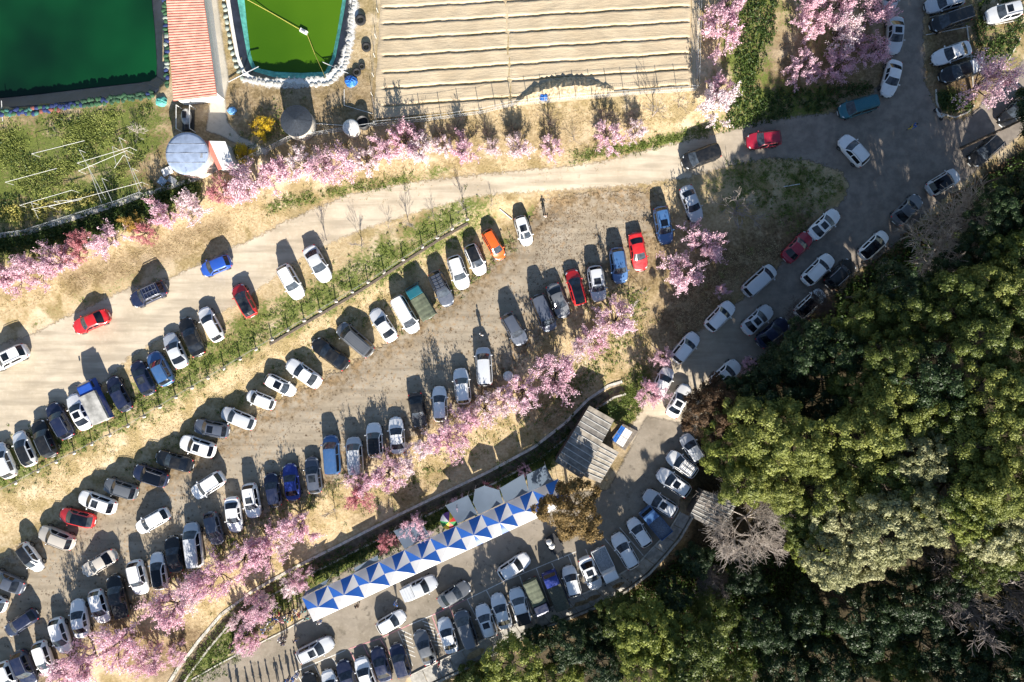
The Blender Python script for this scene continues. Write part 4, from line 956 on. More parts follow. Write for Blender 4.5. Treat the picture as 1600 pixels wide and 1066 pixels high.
awning([(696, 790, .0), (731, 774, .3), (746, 804, 0), (715, 818, 0)], ze - .08, 'creased grey-blue tarpaulin beside the rainbow parasol')
awning([(615, 830, .1), (655, 812, .3), (672, 838, 0), (632, 858, 0)], ze - .05, 'pale tarpaulin under the pink tree behind the tents')
awning([(553, 888, .1), (590, 868, .1), (592, 877, 0), (556, 894, 0)], ze - .1, 'narrow pale tarpaulin strip along the tent backs')
awning([(477, 925, -.1), (513, 905, .1), (509, 914, 0), (474, 932, 0)], ze - .1, 'rounded grey tarpaulin behind the end tent by the crowd')
# rainbow parasol
pc = at(702, 815, 2.2); pa = thing('parasol', 'open parasol with red yellow green white and purple segments', 'parasol', pc)
pcol = [('parasol_red', (.6, .03, .03)), ('parasol_yellow', (.75, .5, .03)), ('parasol_purple', (.16, .06, .25)), ('parasol_white', (.75, .75, .72)), ('parasol_green', (.03, .22, .06)), ('parasol_yellow', (.75, .5, .03)), ('parasol_red', (.6, .03, .03)), ('parasol_green', (.03, .22, .06))]
for i in range(8):
    a, b = 2 * math.pi * i / 8, 2 * math.pi * (i + 1) / 8; vs = []
    for f in (0, .4, .75, 1):
        z = 2.45 - .55 * f ** 1.6; r = 1.15 * f + .01; vs += [(r * math.cos(a), r * math.sin(a), z), (r * math.cos((a + b) / 2) * .97, r * math.sin((a + b) / 2) * .97, z - .03 * f), (r * math.cos(b), r * math.sin(b), z)]
    ob('segment', MB().add(vs, [(3 * k + j, 3 * k + 3 + j, 3 * k + 4 + j, 3 * k + 1 + j) for k in range(3) for j in range(2)]).mesh('segment', True), plain(*pcol[i], .6), pa)
ob('pole', MB().tube((0, 0, 0), (0, 0, 2.5), .025).mesh('pole'), M_PIPE, pa); ob('base', MB().lathe([(0, 0), (.25, 0), (.25, .08), (.05, .1), (0, .1)], 16).mesh('base'), M_STONE, pa)

# tanks and barrels
def tank(name, label, px, py, r, h, roofm, wallm, cone=.35, seams='rows', open_top=False):
    P = at(px, py, h); t = thing(name, label, 'tank', P)
    ob('wall', MB().lathe([(r * .985, 0), (r * .985, h - .02)] + ([(r * .93, h - .02), (r * .93, .3), (0, .3)] if open_top else []), 36).mesh('wall', True), wallm, t)
    if not open_top:
        if cone > .3:
            for k in range(8):
                a = 2 * math.pi * k / 8; vs = [(0, 0, h + cone)]
                for f in (.5, 1.0): vs += [(r * f * 1.02 * math.cos(a + j * math.pi / 16 + .004), r * f * 1.02 * math.sin(a + j * math.pi / 16 + .004), h + cone * (1 - f) + (.02 if k % 2 else 0)) for j in range(5)]
                ob('roof_panel', MB().add(vs, [(0, 1 + j, 2 + j) for j in range(4)] + [(1 + j, 6 + j, 7 + j, 2 + j) for j in range(4)]).mesh('roof_panel'), roofm, t)
        else:
            ob('roof', MB().lathe([(r * 1.03, h - .06), (r * 1.03, h), (r * .9, h + .08), (r * .4, h + cone * .9), (0, h + cone)], 36).mesh('roof', True), roofm, t)
            if seams:
                for s_ in (-.45, 0, .45):
                    w = r * math.sqrt(1 - s_ ** 2); m = MB(); n = 8
                    for k in range(n):
                        x0, x1 = -w + 2 * w * k / n, -w + 2 * w * (k + 1) / n; zz = lambda x: h + cone + .015 - (cone - .05) * min(1, math.hypot(x, s_ * r) / r) ** 1.3
                        m.tube((x0, s_ * r, zz(x0)), (x1, s_ * r, zz(x1)), .035, n=4)
                    ob('seam', m.mesh('seam'), M_STEEL, t)
                ob('hatch', MB().box((r * .68, -r * .12, h + .10), (.5, .5, .08)).mesh('hatch'), M_STEEL, t)
        for z in (h * .35, h * .68): ob('band', MB().lathe([(r * .985, z - .05), (r * 1.0, z - .04), (r * 1.0, z + .04), (r * .985, z + .05)], 36).mesh('band', True), M_REDRIB if seams else M_KERB, t)
    return t
tank('water_tank', 'large round tank with blue-grey sheet roof beside the red shed', 292, 240, 2.42, 2.7, plain('blue_grey_sheet', (.26, .32, .44), .55, var=.15, scale=1.5), plain('tank_wall', (.52, .50, .47), .7, var=.2), .25)
tank('water_tank', 'round concrete tank with dark grey conical roof by the yellow bush', 463, 189, 1.85, 2.0, plain('dark_roof_sheet', (.026, .033, .045), .7, var=.3), plain('pale_concrete', (.42, .39, .34), .85, var=.2), .5, None)
tank('water_drum', 'white round drum next to the open black drum', 548, 199, .95, 1.2, plain('drum_white', (.62, .60, .57), .6, var=.25), plain('drum_white', (.62, .60, .57)), .12, None)
tank('water_drum', 'open black round drum by the field corner', 566, 190, .72, 1.2, DARKPL, plain('drum_black', (.03, .03, .033), .6), .1, None, True)
tank('water_drum', 'white round drum among cars above the blossom bank', 794, 588, .62, 1.1, plain('drum_white', (.62, .60, .57)), plain('drum_white', (.62, .60, .57)), .12, None)
# small red and white shed beside the large tank
zt = 2.6 + 1.9; rs = [topq([p], zt)[0] for p in ((319, 220), (352, 221), (366, 259), (341, 266))]
sh = thing('pump_house', 'small white roofed pump house with red stripe beside the large tank', 'shed', (*at(345, 245)[:2], 2.55))
for a, b, mt in ((0, .12, M_REDROOF), (.125, .245, M_REDROOF), (.25, .49, M_WHITE), (.495, .745, M_WHITE), (.75, 1, M_WHITE)):
    q = ccw([lerp3(rs[0], rs[1], a), lerp3(rs[3], rs[2], a), lerp3(rs[3], rs[2], b), lerp3(rs[0], rs[1], b)]); ob('roof_sheet', MB().slab(q, .06).mesh('roof_sheet'), mt, sh)
wall_parts(sh, inset(ccw(rs), .25), 2.45, zt - .07, plain('grey_panel', (.40, .42, .43), .6)); rootless(sh)
# pump unit with pipe frame
pu = thing('pump_unit', 'grey metal pump housing with pipe frame behind the large tank', 'machine', at(295, 190)); 
ob('housing', MB().blob((0, .35, .62), (.62, 1.05, .6), 10, 6).mesh('housing', True), M_STEEL, pu); ob('lid', MB().box((0, .45, 1.2), (.45, .8, .12)).mesh('lid'), DARKPL, pu); ob('base', MB().box((0, .1, .1), (1.4, 2.6, .2)).mesh('base'), DARKPL, pu)
for x in (-.8, .8): ob('pipe', MB().tube((x, -1.3, 0), (x, -1.3, 1.5), .05).tube((x, 1.5, 0), (x, 1.5, 1.5), .05).tube((x, -1.3, 1.5), (x, 1.5, 1.5), .05).mesh('pipe'), M_PIPE, pu)
ob('motor', MB().tube((0, -1.15, .45), (0, -.5, .45), .32, n=12).mesh('motor'), DARKPL, pu)

# tyres, tarps, floats, pipes
def tyre(px, py, label, s=1.0):
    o = tag(ob('tyre', MB().lathe([(.30, 0), (.52, .0), (.58, .08), (.58, .24), (.52, .32), (.30, .32), (.28, .2), (.28, .1), (.30, 0)], 20).mesh('tyre', True), RUBBER), label, 'tyre', 'old tyres beside the green pond'); o.location = at(px, py) + Vector((0, 0, .07)); o.scale = (s, s, s)
tyre(564, 33, 'big black tyre farthest along the white pond edge', 1.15); tyre(573, 75, 'black tyre lying midway along the white pond edge', 1.0); tyre(566, 105, 'small black tyre near the blue tarp bundle', .7); tyre(558, 114, 'black tyre touching the blue tarp bundle', .9)
def bundle(px, py, r, mat, label, seed, h=.5):
    rr = random.Random(seed); o = ob('tarp_bundle', MB().blob((0, 0, h * .45), (r, r * .9, h), 12, 7, 0, .16, rr).mesh('tarp_bundle'), mat); o.location = at(px, py); tag(o, label, 'tarp')
bundle(549, 129, .75, M_BLUE, 'crumpled blue tarp bundle beside the pond tyres', 3); bundle(363, 174, .55, plain('light_blue_tarp', (.12, .32, .60), .5, var=.3), 'light blue crumpled sheet by the red shed path', 4, .25)
bundle(849, 153, .6, M_BLUE, 'blue tarp lying on the soil heap', 5, .5); bundle(253, 160, .7, M_TEALNET, 'crumpled teal net at the red shed corner', 6, .3)
fl = thing('pond_float', 'white float box tethered in the bright green pond', 'float', (*ray(475, 50, zw2), zw2)); ob('box', MB().box((0, 0, .12), (.95, .42, .3), -.5).mesh('box'), M_WHITE, fl); ob('cap', MB().box((0, 0, .3), (.5, .2, .06), -.5).mesh('cap'), M_STEEL, fl)
def cable(name, pts, zs_, r, mat, label, cat):
    m = MB(); q = [(*ray(*p, z), z) for p, z in zip(pts, zs_)]
    for a, b in zip(q, q[1:]): m.tube(a, b, r, n=5)
    return tag(ob(name, m.mesh(name), mat), label, cat)
M_YEL = plain('yellow_rope', (.5, .42, .10), .8)
cable('float_rope', [(378, -5), (420, 18), (470, 47)], [zw2 + .5, zw2 + .1, zw2 + .15], .035, M_YEL, 'yellow rope from the far bank to the white float', 'rope'); cable('float_rope', [(480, 54), (492, 85), (510, 124)], [zw2 + .15, zw2 + .2, zg2 + .3], .035, M_YEL, 'yellow rope from the white float to the near bank', 'rope')
cable('pipe', [(504, 97), (545, 115)], [zw2 + .3, zg2 + .35], .05, M_PIPE, 'white pipe reaching over the pond bank near the blue bundle', 'pipe'); cable('pipe', [(380, 118), (402, 105)], [zg2 + .3, zw2 + .2], .05, M_PIPE, 'white pipe dipping into the green pond corner', 'pipe')
cable('pipe', [(357, 128), (388, 112), (404, 104)], [zg2 + .4, zg2 + .5, zg2 + .3], .06, M_STEEL, 'bent steel pipe between red shed and green pond', 'pipe')
def gpipe(a, b, r, label, mat=M_PIPE):
    A, B_ = at(*a), at(*b); tag(ob('pipe', MB().tube((A.x, A.y, A.z + r + .03), (B_.x, B_.y, B_.z + r + .03), r).mesh('pipe'), mat), label, 'pipe')
gpipe((781, 327), (800, 343), .06, 'white pipe lying on grass by the last fence post'); gpipe((1224, 292), (1249, 288), .06, 'white pipe lying on the shaded grass by the junction'); gpipe((5, 190), (3, 158), .05, 'white pole at the dark pond edge')
gpipe((486, 193), (560, 198), .04, 'thin white hose from the conical tank to the drums'); gpipe((538, 140), (538, 165), .04, 'white pipe upright of the pond corner plumbing'); gpipe((538, 165), (582, 178), .04, 'white pipe leading to the field corner')
gpipe((582, 150), (588, 198), .035, 'thin grey pipe at the corner of the field', M_STEEL)
# soil heap at the field's edge
def heap():
    P = atp([(800, 165), (830, 148), (860, 140), (900, 136), (935, 138), (960, 140)]); n = 46; vs = []; rr = random.Random(9)
    for i in range(n):
        t = i / (n - 1); k = t * 5; j = min(4, int(k)); p = P[j].lerp(P[j + 1], k - j); w = 1.2 * math.sin(math.pi * (t * .9 + .05)) + .15; hh = .85 * math.sin(math.pi * t) ** .7 * rr.uniform(.7, 1.15)
        for s_, z in ((-1, -.1), (-.55, .55), (-.1, 1.0), (.35, .7), (1, -.1)): vs.append((p.x + rr.uniform(-.1, .1), p.y + s_ * w + rr.uniform(-.12, .12), p.z + .1 + hh * z))
    return MB().add(vs, [(5 * i + k, 5 * i + 5 + k, 5 * i + 6 + k, 5 * i + 1 + k) for i in range(n - 1) for k in range(4)]).mesh('soil_heap')
tag(ob('soil_heap', heap(), plain('heap_soil', (.40, .32, .21), .95, var=.4, scale=3)), 'long heap of crumbly soil along the field fence', 'soil heap')

# sandbags round the dark pond
BAGC = [plain('bag_%s' % n, c, .8, var=.2) for n, c in (('green', (.03, .09, .04)), ('dark_green', (.02, .06, .03)), ('blue', (.015, .03, .11)), ('red', (.18, .06, .05)), ('teal', (.04, .14, .12)), ('pale', (.28, .32, .28)))]
bagm = [MB().blob((0, 0, .11), (.36, .27, .13), 8, 5, 0, .12, random.Random(k)).mesh('sandbag', True) for k in range(4)]
BN = ['green', 'dark green', 'blue', 'red', 'teal', 'pale green']
def bag_line(pts, step, pick, where, jit):
    for p in polypts(pts, step):
        k = pick(p); P = at(p[0] + rnd.uniform(-jit, jit), p[1] + rnd.uniform(-jit, jit)); o = ob('sandbag', bagm[rnd.randrange(4)], BAGC[k]); o.location = P + Vector((0, 0, .05)); o.rotation_euler = (0, 0, rnd.uniform(0, 3.1))
        tag(o, f'{BN[k]} sandbag {where}', 'sandbag', f'{BN[k]} sandbags {where}')
for off in (0, 5): bag_line([(0, 176 + off), (60, 171 + off), (110, 164 + off)], 5.5, lambda p: rnd.choice([2, 2, 2, 3, 4, 0]), 'along the dark pond near bank', 2)
for off in (0, 5): bag_line([(112, 163 + off), (180, 153 + off), (238, 146 + off)], 5.5, lambda p: rnd.choice([0, 1, 1, 0, 1, 2]), 'along the dark pond near bank', 2)
bag_line([(262, 135), (261, 70), (258, 0)], 5.5, lambda p: rnd.choice([0, 0, 1, 0, 0, 5, 2]), 'between the dark pond and the red shed', 1.5)
bag_line([(350, 0), (357, 45), (366, 95), (378, 122)], 9, lambda p: 5, 'along the green pond bank', 1.5)
# bigger stones and bags on the white edge of the green pond
M_BAGW = plain('bag_white', (.42, .41, .38), .8, var=.2)
for p in polypts([(386, 124), (430, 132), (480, 134), (518, 130), (538, 104), (547, 60), (553, 6)], 6):
    P = at(p[0] + rnd.uniform(-1.5, 1.5), p[1] + rnd.uniform(-1.5, 1.5)); o = ob('sandbag', bagm[rnd.randrange(4)], M_BAGW); o.location = P + Vector((0, 0, .05)); o.scale = (.9, .9, .5); o.rotation_euler = (0, 0, rnd.uniform(0, 3)); tag(o, 'white sandbag weighing down the sheet round the green pond', 'sandbag', 'white sandbags round the green pond')

# ---------------------------------------------------------------- fences
def fence(name, label, pts, step_m, h, r, mat, wires, wire_mat, stone=False, net=False, r_top=None):
    P = [at(*p) for p in polypts(pts, step_m * S)]; t = thing(name, label, 'fence', P[0])
    for p in P:
        a = rnd.uniform(-.03, .03)
        ob('post', MB().tube((p.x, p.y, p.z - .2), (p.x + a, p.y + rnd.uniform(-.03, .03), p.z + h), r, n=6).mesh('post'), mat, t)
        if stone: ob('foot_stone', MB().blob((p.x + .03, p.y - .12, p.z + .05), (.26, .16, .12), 7, 4, rnd.uniform(0, 1), .15, rnd).mesh('foot_stone'), M_STONE, t)
    if stone: ob('fallen_log', ribbon('fallen_log', offset_px([(420, 535), (496, 490), (560, 452), (620, 413), (680, 374), (729, 346)], 4), .28, .16, M_WOODP), M_WOODP, t)
    for z in wires:
        m = MB()
        for a, b in zip(P, P[1:]): m.tube((a.x, a.y, a.z + z), (b.x, b.y, b.z + z), .012, n=3, caps=False)
        ob('wire', m.mesh('wire'), wire_mat, t)
    if net:
        m = MB()
        for a, b in zip(P, P[1:]):
            n = max(2, int((b - a).length / .22))
            for i in range(n):
                q = a.lerp(b, i / n); w = a.lerp(b, (i + 1) / n); m.tube((q.x, q.y, q.z + .05), (w.x, w.y, w.z + net), .008, n=3, caps=False); m.tube((q.x, q.y, q.z + net), (w.x, w.y, w.z + .05), .008, n=3, caps=False)
        ob('net', m.mesh('net'), wire_mat, t)
    return rootless(t)
M_WIRE = plain('fence_wire', (.35, .35, .34), .5, .5); M_NETW = plain('net_white', (.60, .63, .66), .7)
fence('post_fence', 'row of short wooden posts on white foot stones between parking rows', [(-10, 772), (60, 735), (200, 665), (300, 605), (400, 545), (500, 485), (600, 425), (660, 385), (730, 342)], 2.15, 1.05, .075, M_WOODP, (.45, .85), M_WIRE, stone=True)
fence('net_fence', 'wire net fence with posts along the lower edge of the field', [(588, 197), (660, 190), (750, 178), (800, 166), (900, 155), (1000, 148), (1086, 142)], 2.0, 1.8, .04, M_STEEL, (.1, .9, 1.75), M_NETW, net=.9)
fence('net_fence', 'wire net fence along the side of the field by the blossom trees', [(1087, 138), (1089, 60), (1091, -20)], 2.0, 1.8, .04, M_STEEL, (.1, .9, 1.75), M_NETW, net=.9)
fence('net_fence', 'low net fence between the conical tank and the blossom bank', [(360, 262), (420, 236), (455, 218), (530, 206), (588, 197)], 1.6, 1.3, .035, M_STEEL, (.1, .65, 1.25), M_NETW, net=1.2)
fence('net_fence', 'net fence standing on the mossy garden edging', [(-20, 370), (45, 362), (120, 338), (190, 316), (225, 303)], 2.0, 1.1, .035, M_STEEL, (.1, 1.05), M_NETW, net=1.0)
fence('field_fence', 'thin post and wire fence between the field and the green pond', [(594, -20), (588, 60), (582, 150)], 2.2, 1.2, .03, M_PIPE, (.6, 1.15), M_WIRE)
# white pipe trellis frames in the garden
tr_ = thing('pipe_trellis', 'loose frame of white pipes over the vegetable garden', 'trellis', at(150, 270))
ends = []
for a, b in (((585, 460), (985, 340)), ((595, 520), (960, 365)), ((370, 790), (1075, 605)), ((150, 780), (545, 665)), ((600, 360), (800, 735)), ((660, 470), (770, 760)), ((770, 575), (855, 765)), ((900, 265), (1060, 690)), ((40, 605), (430, 500)), ((410, 750), (545, 740)), ((240, 810), (620, 735)), ((1000, 500), (1075, 655)), ((240, 390), (640, 290)), ((235, 760), (290, 880)), ((850, 335), (880, 470)), ((935, 400), (865, 500))):
    A, B_ = [Vector((*ray(p[0] * .2063, 160 + p[1] * .2063, 4.0), 4.0)) for p in (a, b)]; ob('pipe', MB().tube(A, B_, .022).mesh('pipe'), M_PIPE, tr_); ends += [A, B_]
for e in ends[::2] + ends[1:8:2]: ob('leg', MB().tube((e.x, e.y, float(hz(e.x, e.y)) - .1), (e.x, e.y, 4.0), .028).mesh('leg'), M_PIPE, tr_)
rootless(tr_)
# rubble and white boards below the large tank
for i, (px, py, sx, sy, rz, lb) in enumerate(((262, 268, 1.3, .9, .4, 'broken white board leaning below the large tank'), (270, 282, 1.1, .7, -.5, 'grey board lying below the large tank'), (254, 284, .9, .9, .9, 'pale blue sheet below the large tank'))):
    o = ob('board', MB().box((0, 0, 0), (sx, sy, .06)).mesh('board'), (M_WHITE, M_STEEL, plain('pale_blue', (.35, .45, .55), .6))[i]); o.location = at(px, py) + Vector((0, 0, .12)); o.rotation_euler = (.08, -.06, rz); tag(o, lb, 'board')
# bulk bags and trailer under the rusty tree
tl_ = thing('flat_trailer', 'dark flat trailer parked under the rusty brown tree', 'trailer', at(866, 850, .5), -.95); ob('deck', MB().box((0, 0, .5), (2.4, 1.5, .1)).mesh('deck'), DARKPL, tl_); ob('drawbar', MB().tube((1.2, 0, .45), (2.1, 0, .35), .05).mesh('drawbar'), DARKPL, tl_)
for x in (-.4, .4):
    for s_ in (1, -1): w = ob('wheel', TYRE, RUBBER, tl_, (x, s_ * .8, .325), (math.pi / 2, 0, 0)); ob('rim', RIMM, RIM, w)
for (px, py, lb) in ((858, 847, 'white bulk bag at the trailer front by the tents'), (862, 853, 'white bulk bag at the trailer rear corner')):
    p = at(px, py, .9); o = ob('bulk_bag', MB().blob((0, 0, .38), (.42, .40, .40), 10, 6, 0, .08, random.Random(px)).mesh('bulk_bag', True), M_WHITE); o.location = p + Vector((0, 0, .57)); tag(o, lb, 'bag')

# ---------------------------------------------------------------- vegetation
def leaf_quads(C, Nn, size, rg, aspect=1.0):
    """small square faces at C, facing roughly Nn"""
    n = len(C); a = rg.standard_normal((n, 3)); Nn = Nn / (np.linalg.norm(Nn, axis=1, keepdims=True) + 1e-9)
    t = np.cross(Nn, a); t /= np.linalg.norm(t, axis=1, keepdims=True) + 1e-9; b = np.cross(Nn, t)
    s = (size * rg.uniform(.6, 1.3, n))[:, None] if np.isscalar(size) else size[:, None]
    V = np.stack([C - t * s - b * s * aspect, C + t * s - b * s * aspect * .6, C + t * s + b * s * aspect, C - t * s * .7 + b * s * aspect], 1).reshape(-1, 3)
    return V, np.arange(4 * n).reshape(-1, 4)
def tubes(segs, k=4):
    """segs: list of (p0, p1, r0, r1); open k-sided tubes"""
    P0 = np.array([s[0] for s in segs]); P1 = np.array([s[1] for s in segs]); r0 = np.array([s[2] for s in segs]); r1 = np.array([s[3] for s in segs])
    d = P1 - P0; d /= np.linalg.norm(d, axis=1, keepdims=True) + 1e-9
    h = np.where(np.abs(d[:, 2:3]) < .9, np.array([[0, 0, 1.0]]), np.array([[1.0, 0, 0]])); a = np.cross(d, h); a /= np.linalg.norm(a, axis=1, keepdims=True); b = np.cross(d, a)
    ang = np.arange(k) * 2 * np.pi / k; ring = a[:, None] * np.cos(ang)[None, :, None] + b[:, None] * np.sin(ang)[None, :, None]
    V = np.concatenate([P0[:, None] + ring * r0[:, None, None], P1[:, None] + ring * r1[:, None, None]], 1).reshape(-1, 3)
    base = np.array([(i, (i + 1) % k, k + (i + 1) % k, k + i) for i in range(k)]); F = (base[None] + (np.arange(len(segs)) * 2 * k)[:, None, None]).reshape(-1, 4)
    return V, F
def rot_about(v, axis, ang):
    axis = axis / np.linalg.norm(axis); return v * math.cos(ang) + np.cross(axis, v) * math.sin(ang) + axis * axis.dot(v) * (1 - math.cos(ang))
def grow(rg, p, d, L, r, depth, nb, spread, segs, tips, bend=.18, up=.05, min_r=.008):
    """recursive branching: bent limb then children"""
    n = 3; q = np.array(p, float); dirn = d / np.linalg.norm(d); pts = [q.copy()]
    for i in range(n):
        dirn = dirn + rg.standard_normal(3) * bend + np.array([0, 0, up]); dirn /= np.linalg.norm(dirn)
        q2 = q + dirn * L / n; ra, rb = r * (1 - .45 * i / n), r * (1 - .45 * (i + 1) / n); segs.append((q, q2, max(ra, min_r), max(rb, min_r))); q = q2; pts.append(q.copy())
    if depth == 0: tips.append((pts, dirn)); return
    for c in range(nb):
        f = rg.uniform(.45, 1.0) if c else 1.0; k = min(n - 1, int(f * n)); base = pts[k] + (pts[k + 1] - pts[k]) * (f * n - k) if f < 1 else pts[-1]
        ax = np.cross(dirn, rg.standard_normal(3)); nd = rot_about(dirn, ax, spread * rg.uniform(.5, 1.3))
        grow(rg, base, nd, L * rg.uniform(.55, .82), r * .52, depth - 1, nb, spread, segs, tips, bend, up, min_r)

BARK = plain('bark', (.085, .065, .05), .95, var=.35, scale=3); BARK_P = plain('bark_pale', (.34, .30, .27), .9, var=.3, scale=2); BARK_D = plain('bark_dark', (.05, .035, .03), .95, var=.3)
# blossom trees: open vase of limbs with blossom strung along the twigs
def blossom_variant(seed, dens=1.0):
    rg = np.random.default_rng(seed); segs, tips = [], []
    grow(rg, (0, 0, 0), np.array([0, 0, 1.0]), .22, .05, 0, 0, 0, segs, [])
    top = segs[-1][1]
    nb = rg.integers(10, 13)
    for i in range(nb):
        a = 2 * math.pi * (i + rg.uniform(-.3, .3)) / nb; el = rg.uniform(.25, 1.3)
        grow(rg, top * rg.uniform(.5, 1), np.array([math.cos(a) * math.cos(el), math.sin(a) * math.cos(el), math.sin(el)]), rg.uniform(.32, .52), .020, 2, 4, .75, segs, tips, .13, .04, .003)
    C = []
    for pts, d in tips:
        for a, b in zip(pts, pts[1:]):
            n = max(2, int(rg.uniform(3, 5.5) * dens)); t = rg.uniform(0, 1, (n, 1)); C.append(a + (b - a) * t + rg.normal(0, .03, (n, 3)))
    for s in segs:
        if s[2] < .012: n = 4; t = rg.uniform(0, 1, (n, 1)); C.append(s[0] + (s[1] - s[0]) * t + rg.normal(0, .028, (n, 3)))
    C = np.concatenate(C); r = np.hypot(C[:, 0], C[:, 1]); k = 1.0 / np.percentile(r, 96)
    C *= k; segs = [(a * k, b * k, ra * k, rb * k) for a, b, ra, rb in segs]
    Nn = rg.standard_normal(C.shape) * .8 + np.array([0, -.25, .7]); V, F = leaf_quads(C, Nn, .0195, rg)
    Vt, Ft = tubes(segs, 4); return mesh_arrays('crown', V, F), mesh_arrays('trunk', Vt, Ft)
BLV = [blossom_variant(100 + i, 1.2) for i in range(7)]
M_PINK = leafmat('blossom_pink', (.74, .45, .55), (.91, .70, .78), .4, .7, .45); M_ROSE = leafmat('blossom_rose', (.56, .19, .22), (.78, .44, .46), .4, .7, .3); M_PALE = leafmat('blossom_pale', (.80, .60, .65), (.95, .86, .88), .4, .7, .4); M_YELB = leafmat('blossom_yellow', (.55, .34, .02), (.85, .66, .04), .35, .7, .3); M_GOLD = leafmat('leaf_gold', (.42, .27, .06), (.62, .42, .12), .35, .7, .3)
def variant_tree(name, label, cat, group, V, px, py, rpx, zc, crown_mat, bark, zscale=1.0, seed=0):
    """crown of radius rpx seen at the pixel; zc is the crown's middle above the ground"""
    P = at(px, py, zc); r = rpx / S * (CH - P.z - zc) / CH; rr = random.Random(seed * 77 + int(px) * 3 + int(py))
    t = thing(name, label, cat, P - Vector((0, 0, .05)), rr.uniform(0, 6.28), group); t.scale = (r, r, r * zscale)
    ob('trunk', V[1], bark, t); ob('crown', V[0], crown_mat, t); return t
def ranked(pts, anchors):
    """for each point: (rank, landmark) counted from the nearer of the landmarks"""
    near = [min(range(len(anchors)), key=lambda a: math.hypot(p[0] - anchors[a][0], p[1] - anchors[a][1])) for p in pts]; out = [None] * len(pts)
    for a in range(len(anchors)):
        mem = sorted((i for i in range(len(pts)) if near[i] == a), key=lambda i: math.hypot(pts[i][0] - anchors[a][0], pts[i][1] - anchors[a][1]))
        for k, i in enumerate(mem): out[i] = (k + 1, anchors[a][2])
    return out
def nth(k): return ORD[k] if k < len(ORD) else f'{k}th'
def blossoms(lst, label, group, anchors=None):
    if anchors:
        for rec, (k, lm) in zip(lst, ranked(lst, anchors)):
            px, py, r, *t_ = rec; tone = t_[0] if t_ else ''; adj = {'': 'pink', 'r': 'rose red', 'p': 'pale pink', 'g': 'golden yellow'}[tone]
            V = BLV[(int(px) * 3 + int(py)) % len(BLV)]; mt = {'': M_PINK, 'r': M_ROSE, 'p': M_PALE, 'g': M_GOLD}[tone]
            variant_tree('blossom_tree', f'{adj} blossoming tree {label}, {nth(k)} from {lm}', 'tree', f'blossom trees {group}', V, px, py, r * 1.04, r / S * .75, mt, BARK, 1.4, k)
        return
    for i, (px, py, r, *k) in enumerate(lst):
        tone = k[0] if k else ''; mt = {'': M_PINK, 'r': M_ROSE, 'p': M_PALE, 'g': M_GOLD}[tone]; V = BLV[(i * 3 + int(px)) % len(BLV)]
        adj = {'': 'pink', 'r': 'rose red', 'p': 'pale pink', 'g': 'golden yellow'}[tone]; sz = 'small' if r < 21 else ('broad' if r >= 37 else '')
        lab = f'{sz} {adj} blossoming tree {label}'.strip()
        variant_tree('blossom_tree', lab, 'tree', f'{sz} {adj} blossom trees {group}'.strip(), V, px, py, r * 1.04, r / S * .75, mt, BARK, 1.4, i)
blossoms([(-8, 440, 30), (22, 432, 30), (58, 424, 26), (92, 410, 28), (112, 398, 24, 'r'), (130, 378, 20, 'r'), (168, 375, 30), (205, 352, 18, 'g'), (222, 362, 20, 'r'), (254, 338, 29), (303, 326, 24, 'p'), (345, 302, 22, 'r'), (372, 300, 24), (395, 288, 34), (436, 268, 32), (470, 258, 28, 'p'), (500, 264, 26), (538, 260, 32), (570, 256, 26, 'p'), (600, 238, 26), (628, 222, 32), (655, 240, 24, 'p'), (690, 232, 20, 'p'), (722, 236, 27), (770, 236, 15, 'p'), (812, 236, 23, 'p'), (862, 230, 20), (952, 212, 26), (995, 207, 18, 'p')], 'on the road bank', 'below ponds and field', [(0, 440, 'the garden corner'), (345, 245, 'the small pump house'), (560, 195, 'the open black drum'), (1086, 142, 'the field fence corner')])
blossoms([(1128, 48, 38), (1140, 10, 26), (1116, 160, 36, 'p'), (1122, 140, 24)], 'beside the field', 'beside the field', [(1086, 142, 'the field fence corner')])
blossoms([(1262, 42, 28), (1312, 52, 30, 'p'), (1305, 12, 36), (1265, 4, 26), (1256, 105, 28), (1306, 102, 30), (1368, 24, 29), (1362, 86, 26), (1340, 60, 20)], 'in the junction grove', 'in the junction grove', [(1395, 125, 'the white junction sedan'), (1150, 100, 'the field side fence')])
blossoms([(1538, 130, 42)], 'overhanging the black pickup by the junction', 'by the pickup')
blossoms([(1096, 384, 36), (1063, 430, 34)], 'on the shaded verge', 'on the shaded verge', [(995, 390, 'the red sedan')]); blossoms([(1128, 452, 13)], 'alone on the brown shaded verge', 'on the verge')
blossoms([(962, 502, 35), (925, 528, 28), (905, 545, 20, 'p'), (870, 582, 38), (820, 612, 34), (790, 625, 26, 'p'), (758, 640, 28, 'p'), (730, 660, 30), (695, 685, 34), (660, 702, 24, 'p'), (635, 725, 22, 'p'), (605, 740, 30), (570, 752, 26), (562, 776, 24, 'r'), (466, 822, 34), (440, 842, 24, 'p'), (408, 856, 35), (375, 876, 30), (335, 902, 36), (302, 925, 28, 'p'), (272, 948, 36), (178, 1005, 44), (130, 1036, 40), (105, 1058, 30), (240, 1030, 27), (276, 1022, 18)], 'above the ditch', 'above the ditch', [(995, 390, 'the red sedan'), (794, 588, 'the white drum'), (517, 710, 'the ribbed blue van'), (302, 850, 'the silver van'), (185, 930, 'the black pickup')])
blossoms([(472, 906, 20), (450, 915, 18, 'p'), (406, 948, 26), (420, 935, 18, 'p'), (383, 1002, 22), (370, 975, 20, 'p'), (400, 1000, 14)], 'on the picnic grass', 'on the picnic grass', [(480, 940, 'the end tent')])
blossoms([(650, 822, 24), (604, 846, 18, 'r'), (764, 768, 15, 'r'), (716, 794, 17), (820, 738, 12)], 'behind the tents', 'behind the tents', [(865, 752, 'the rusty brown tree')])
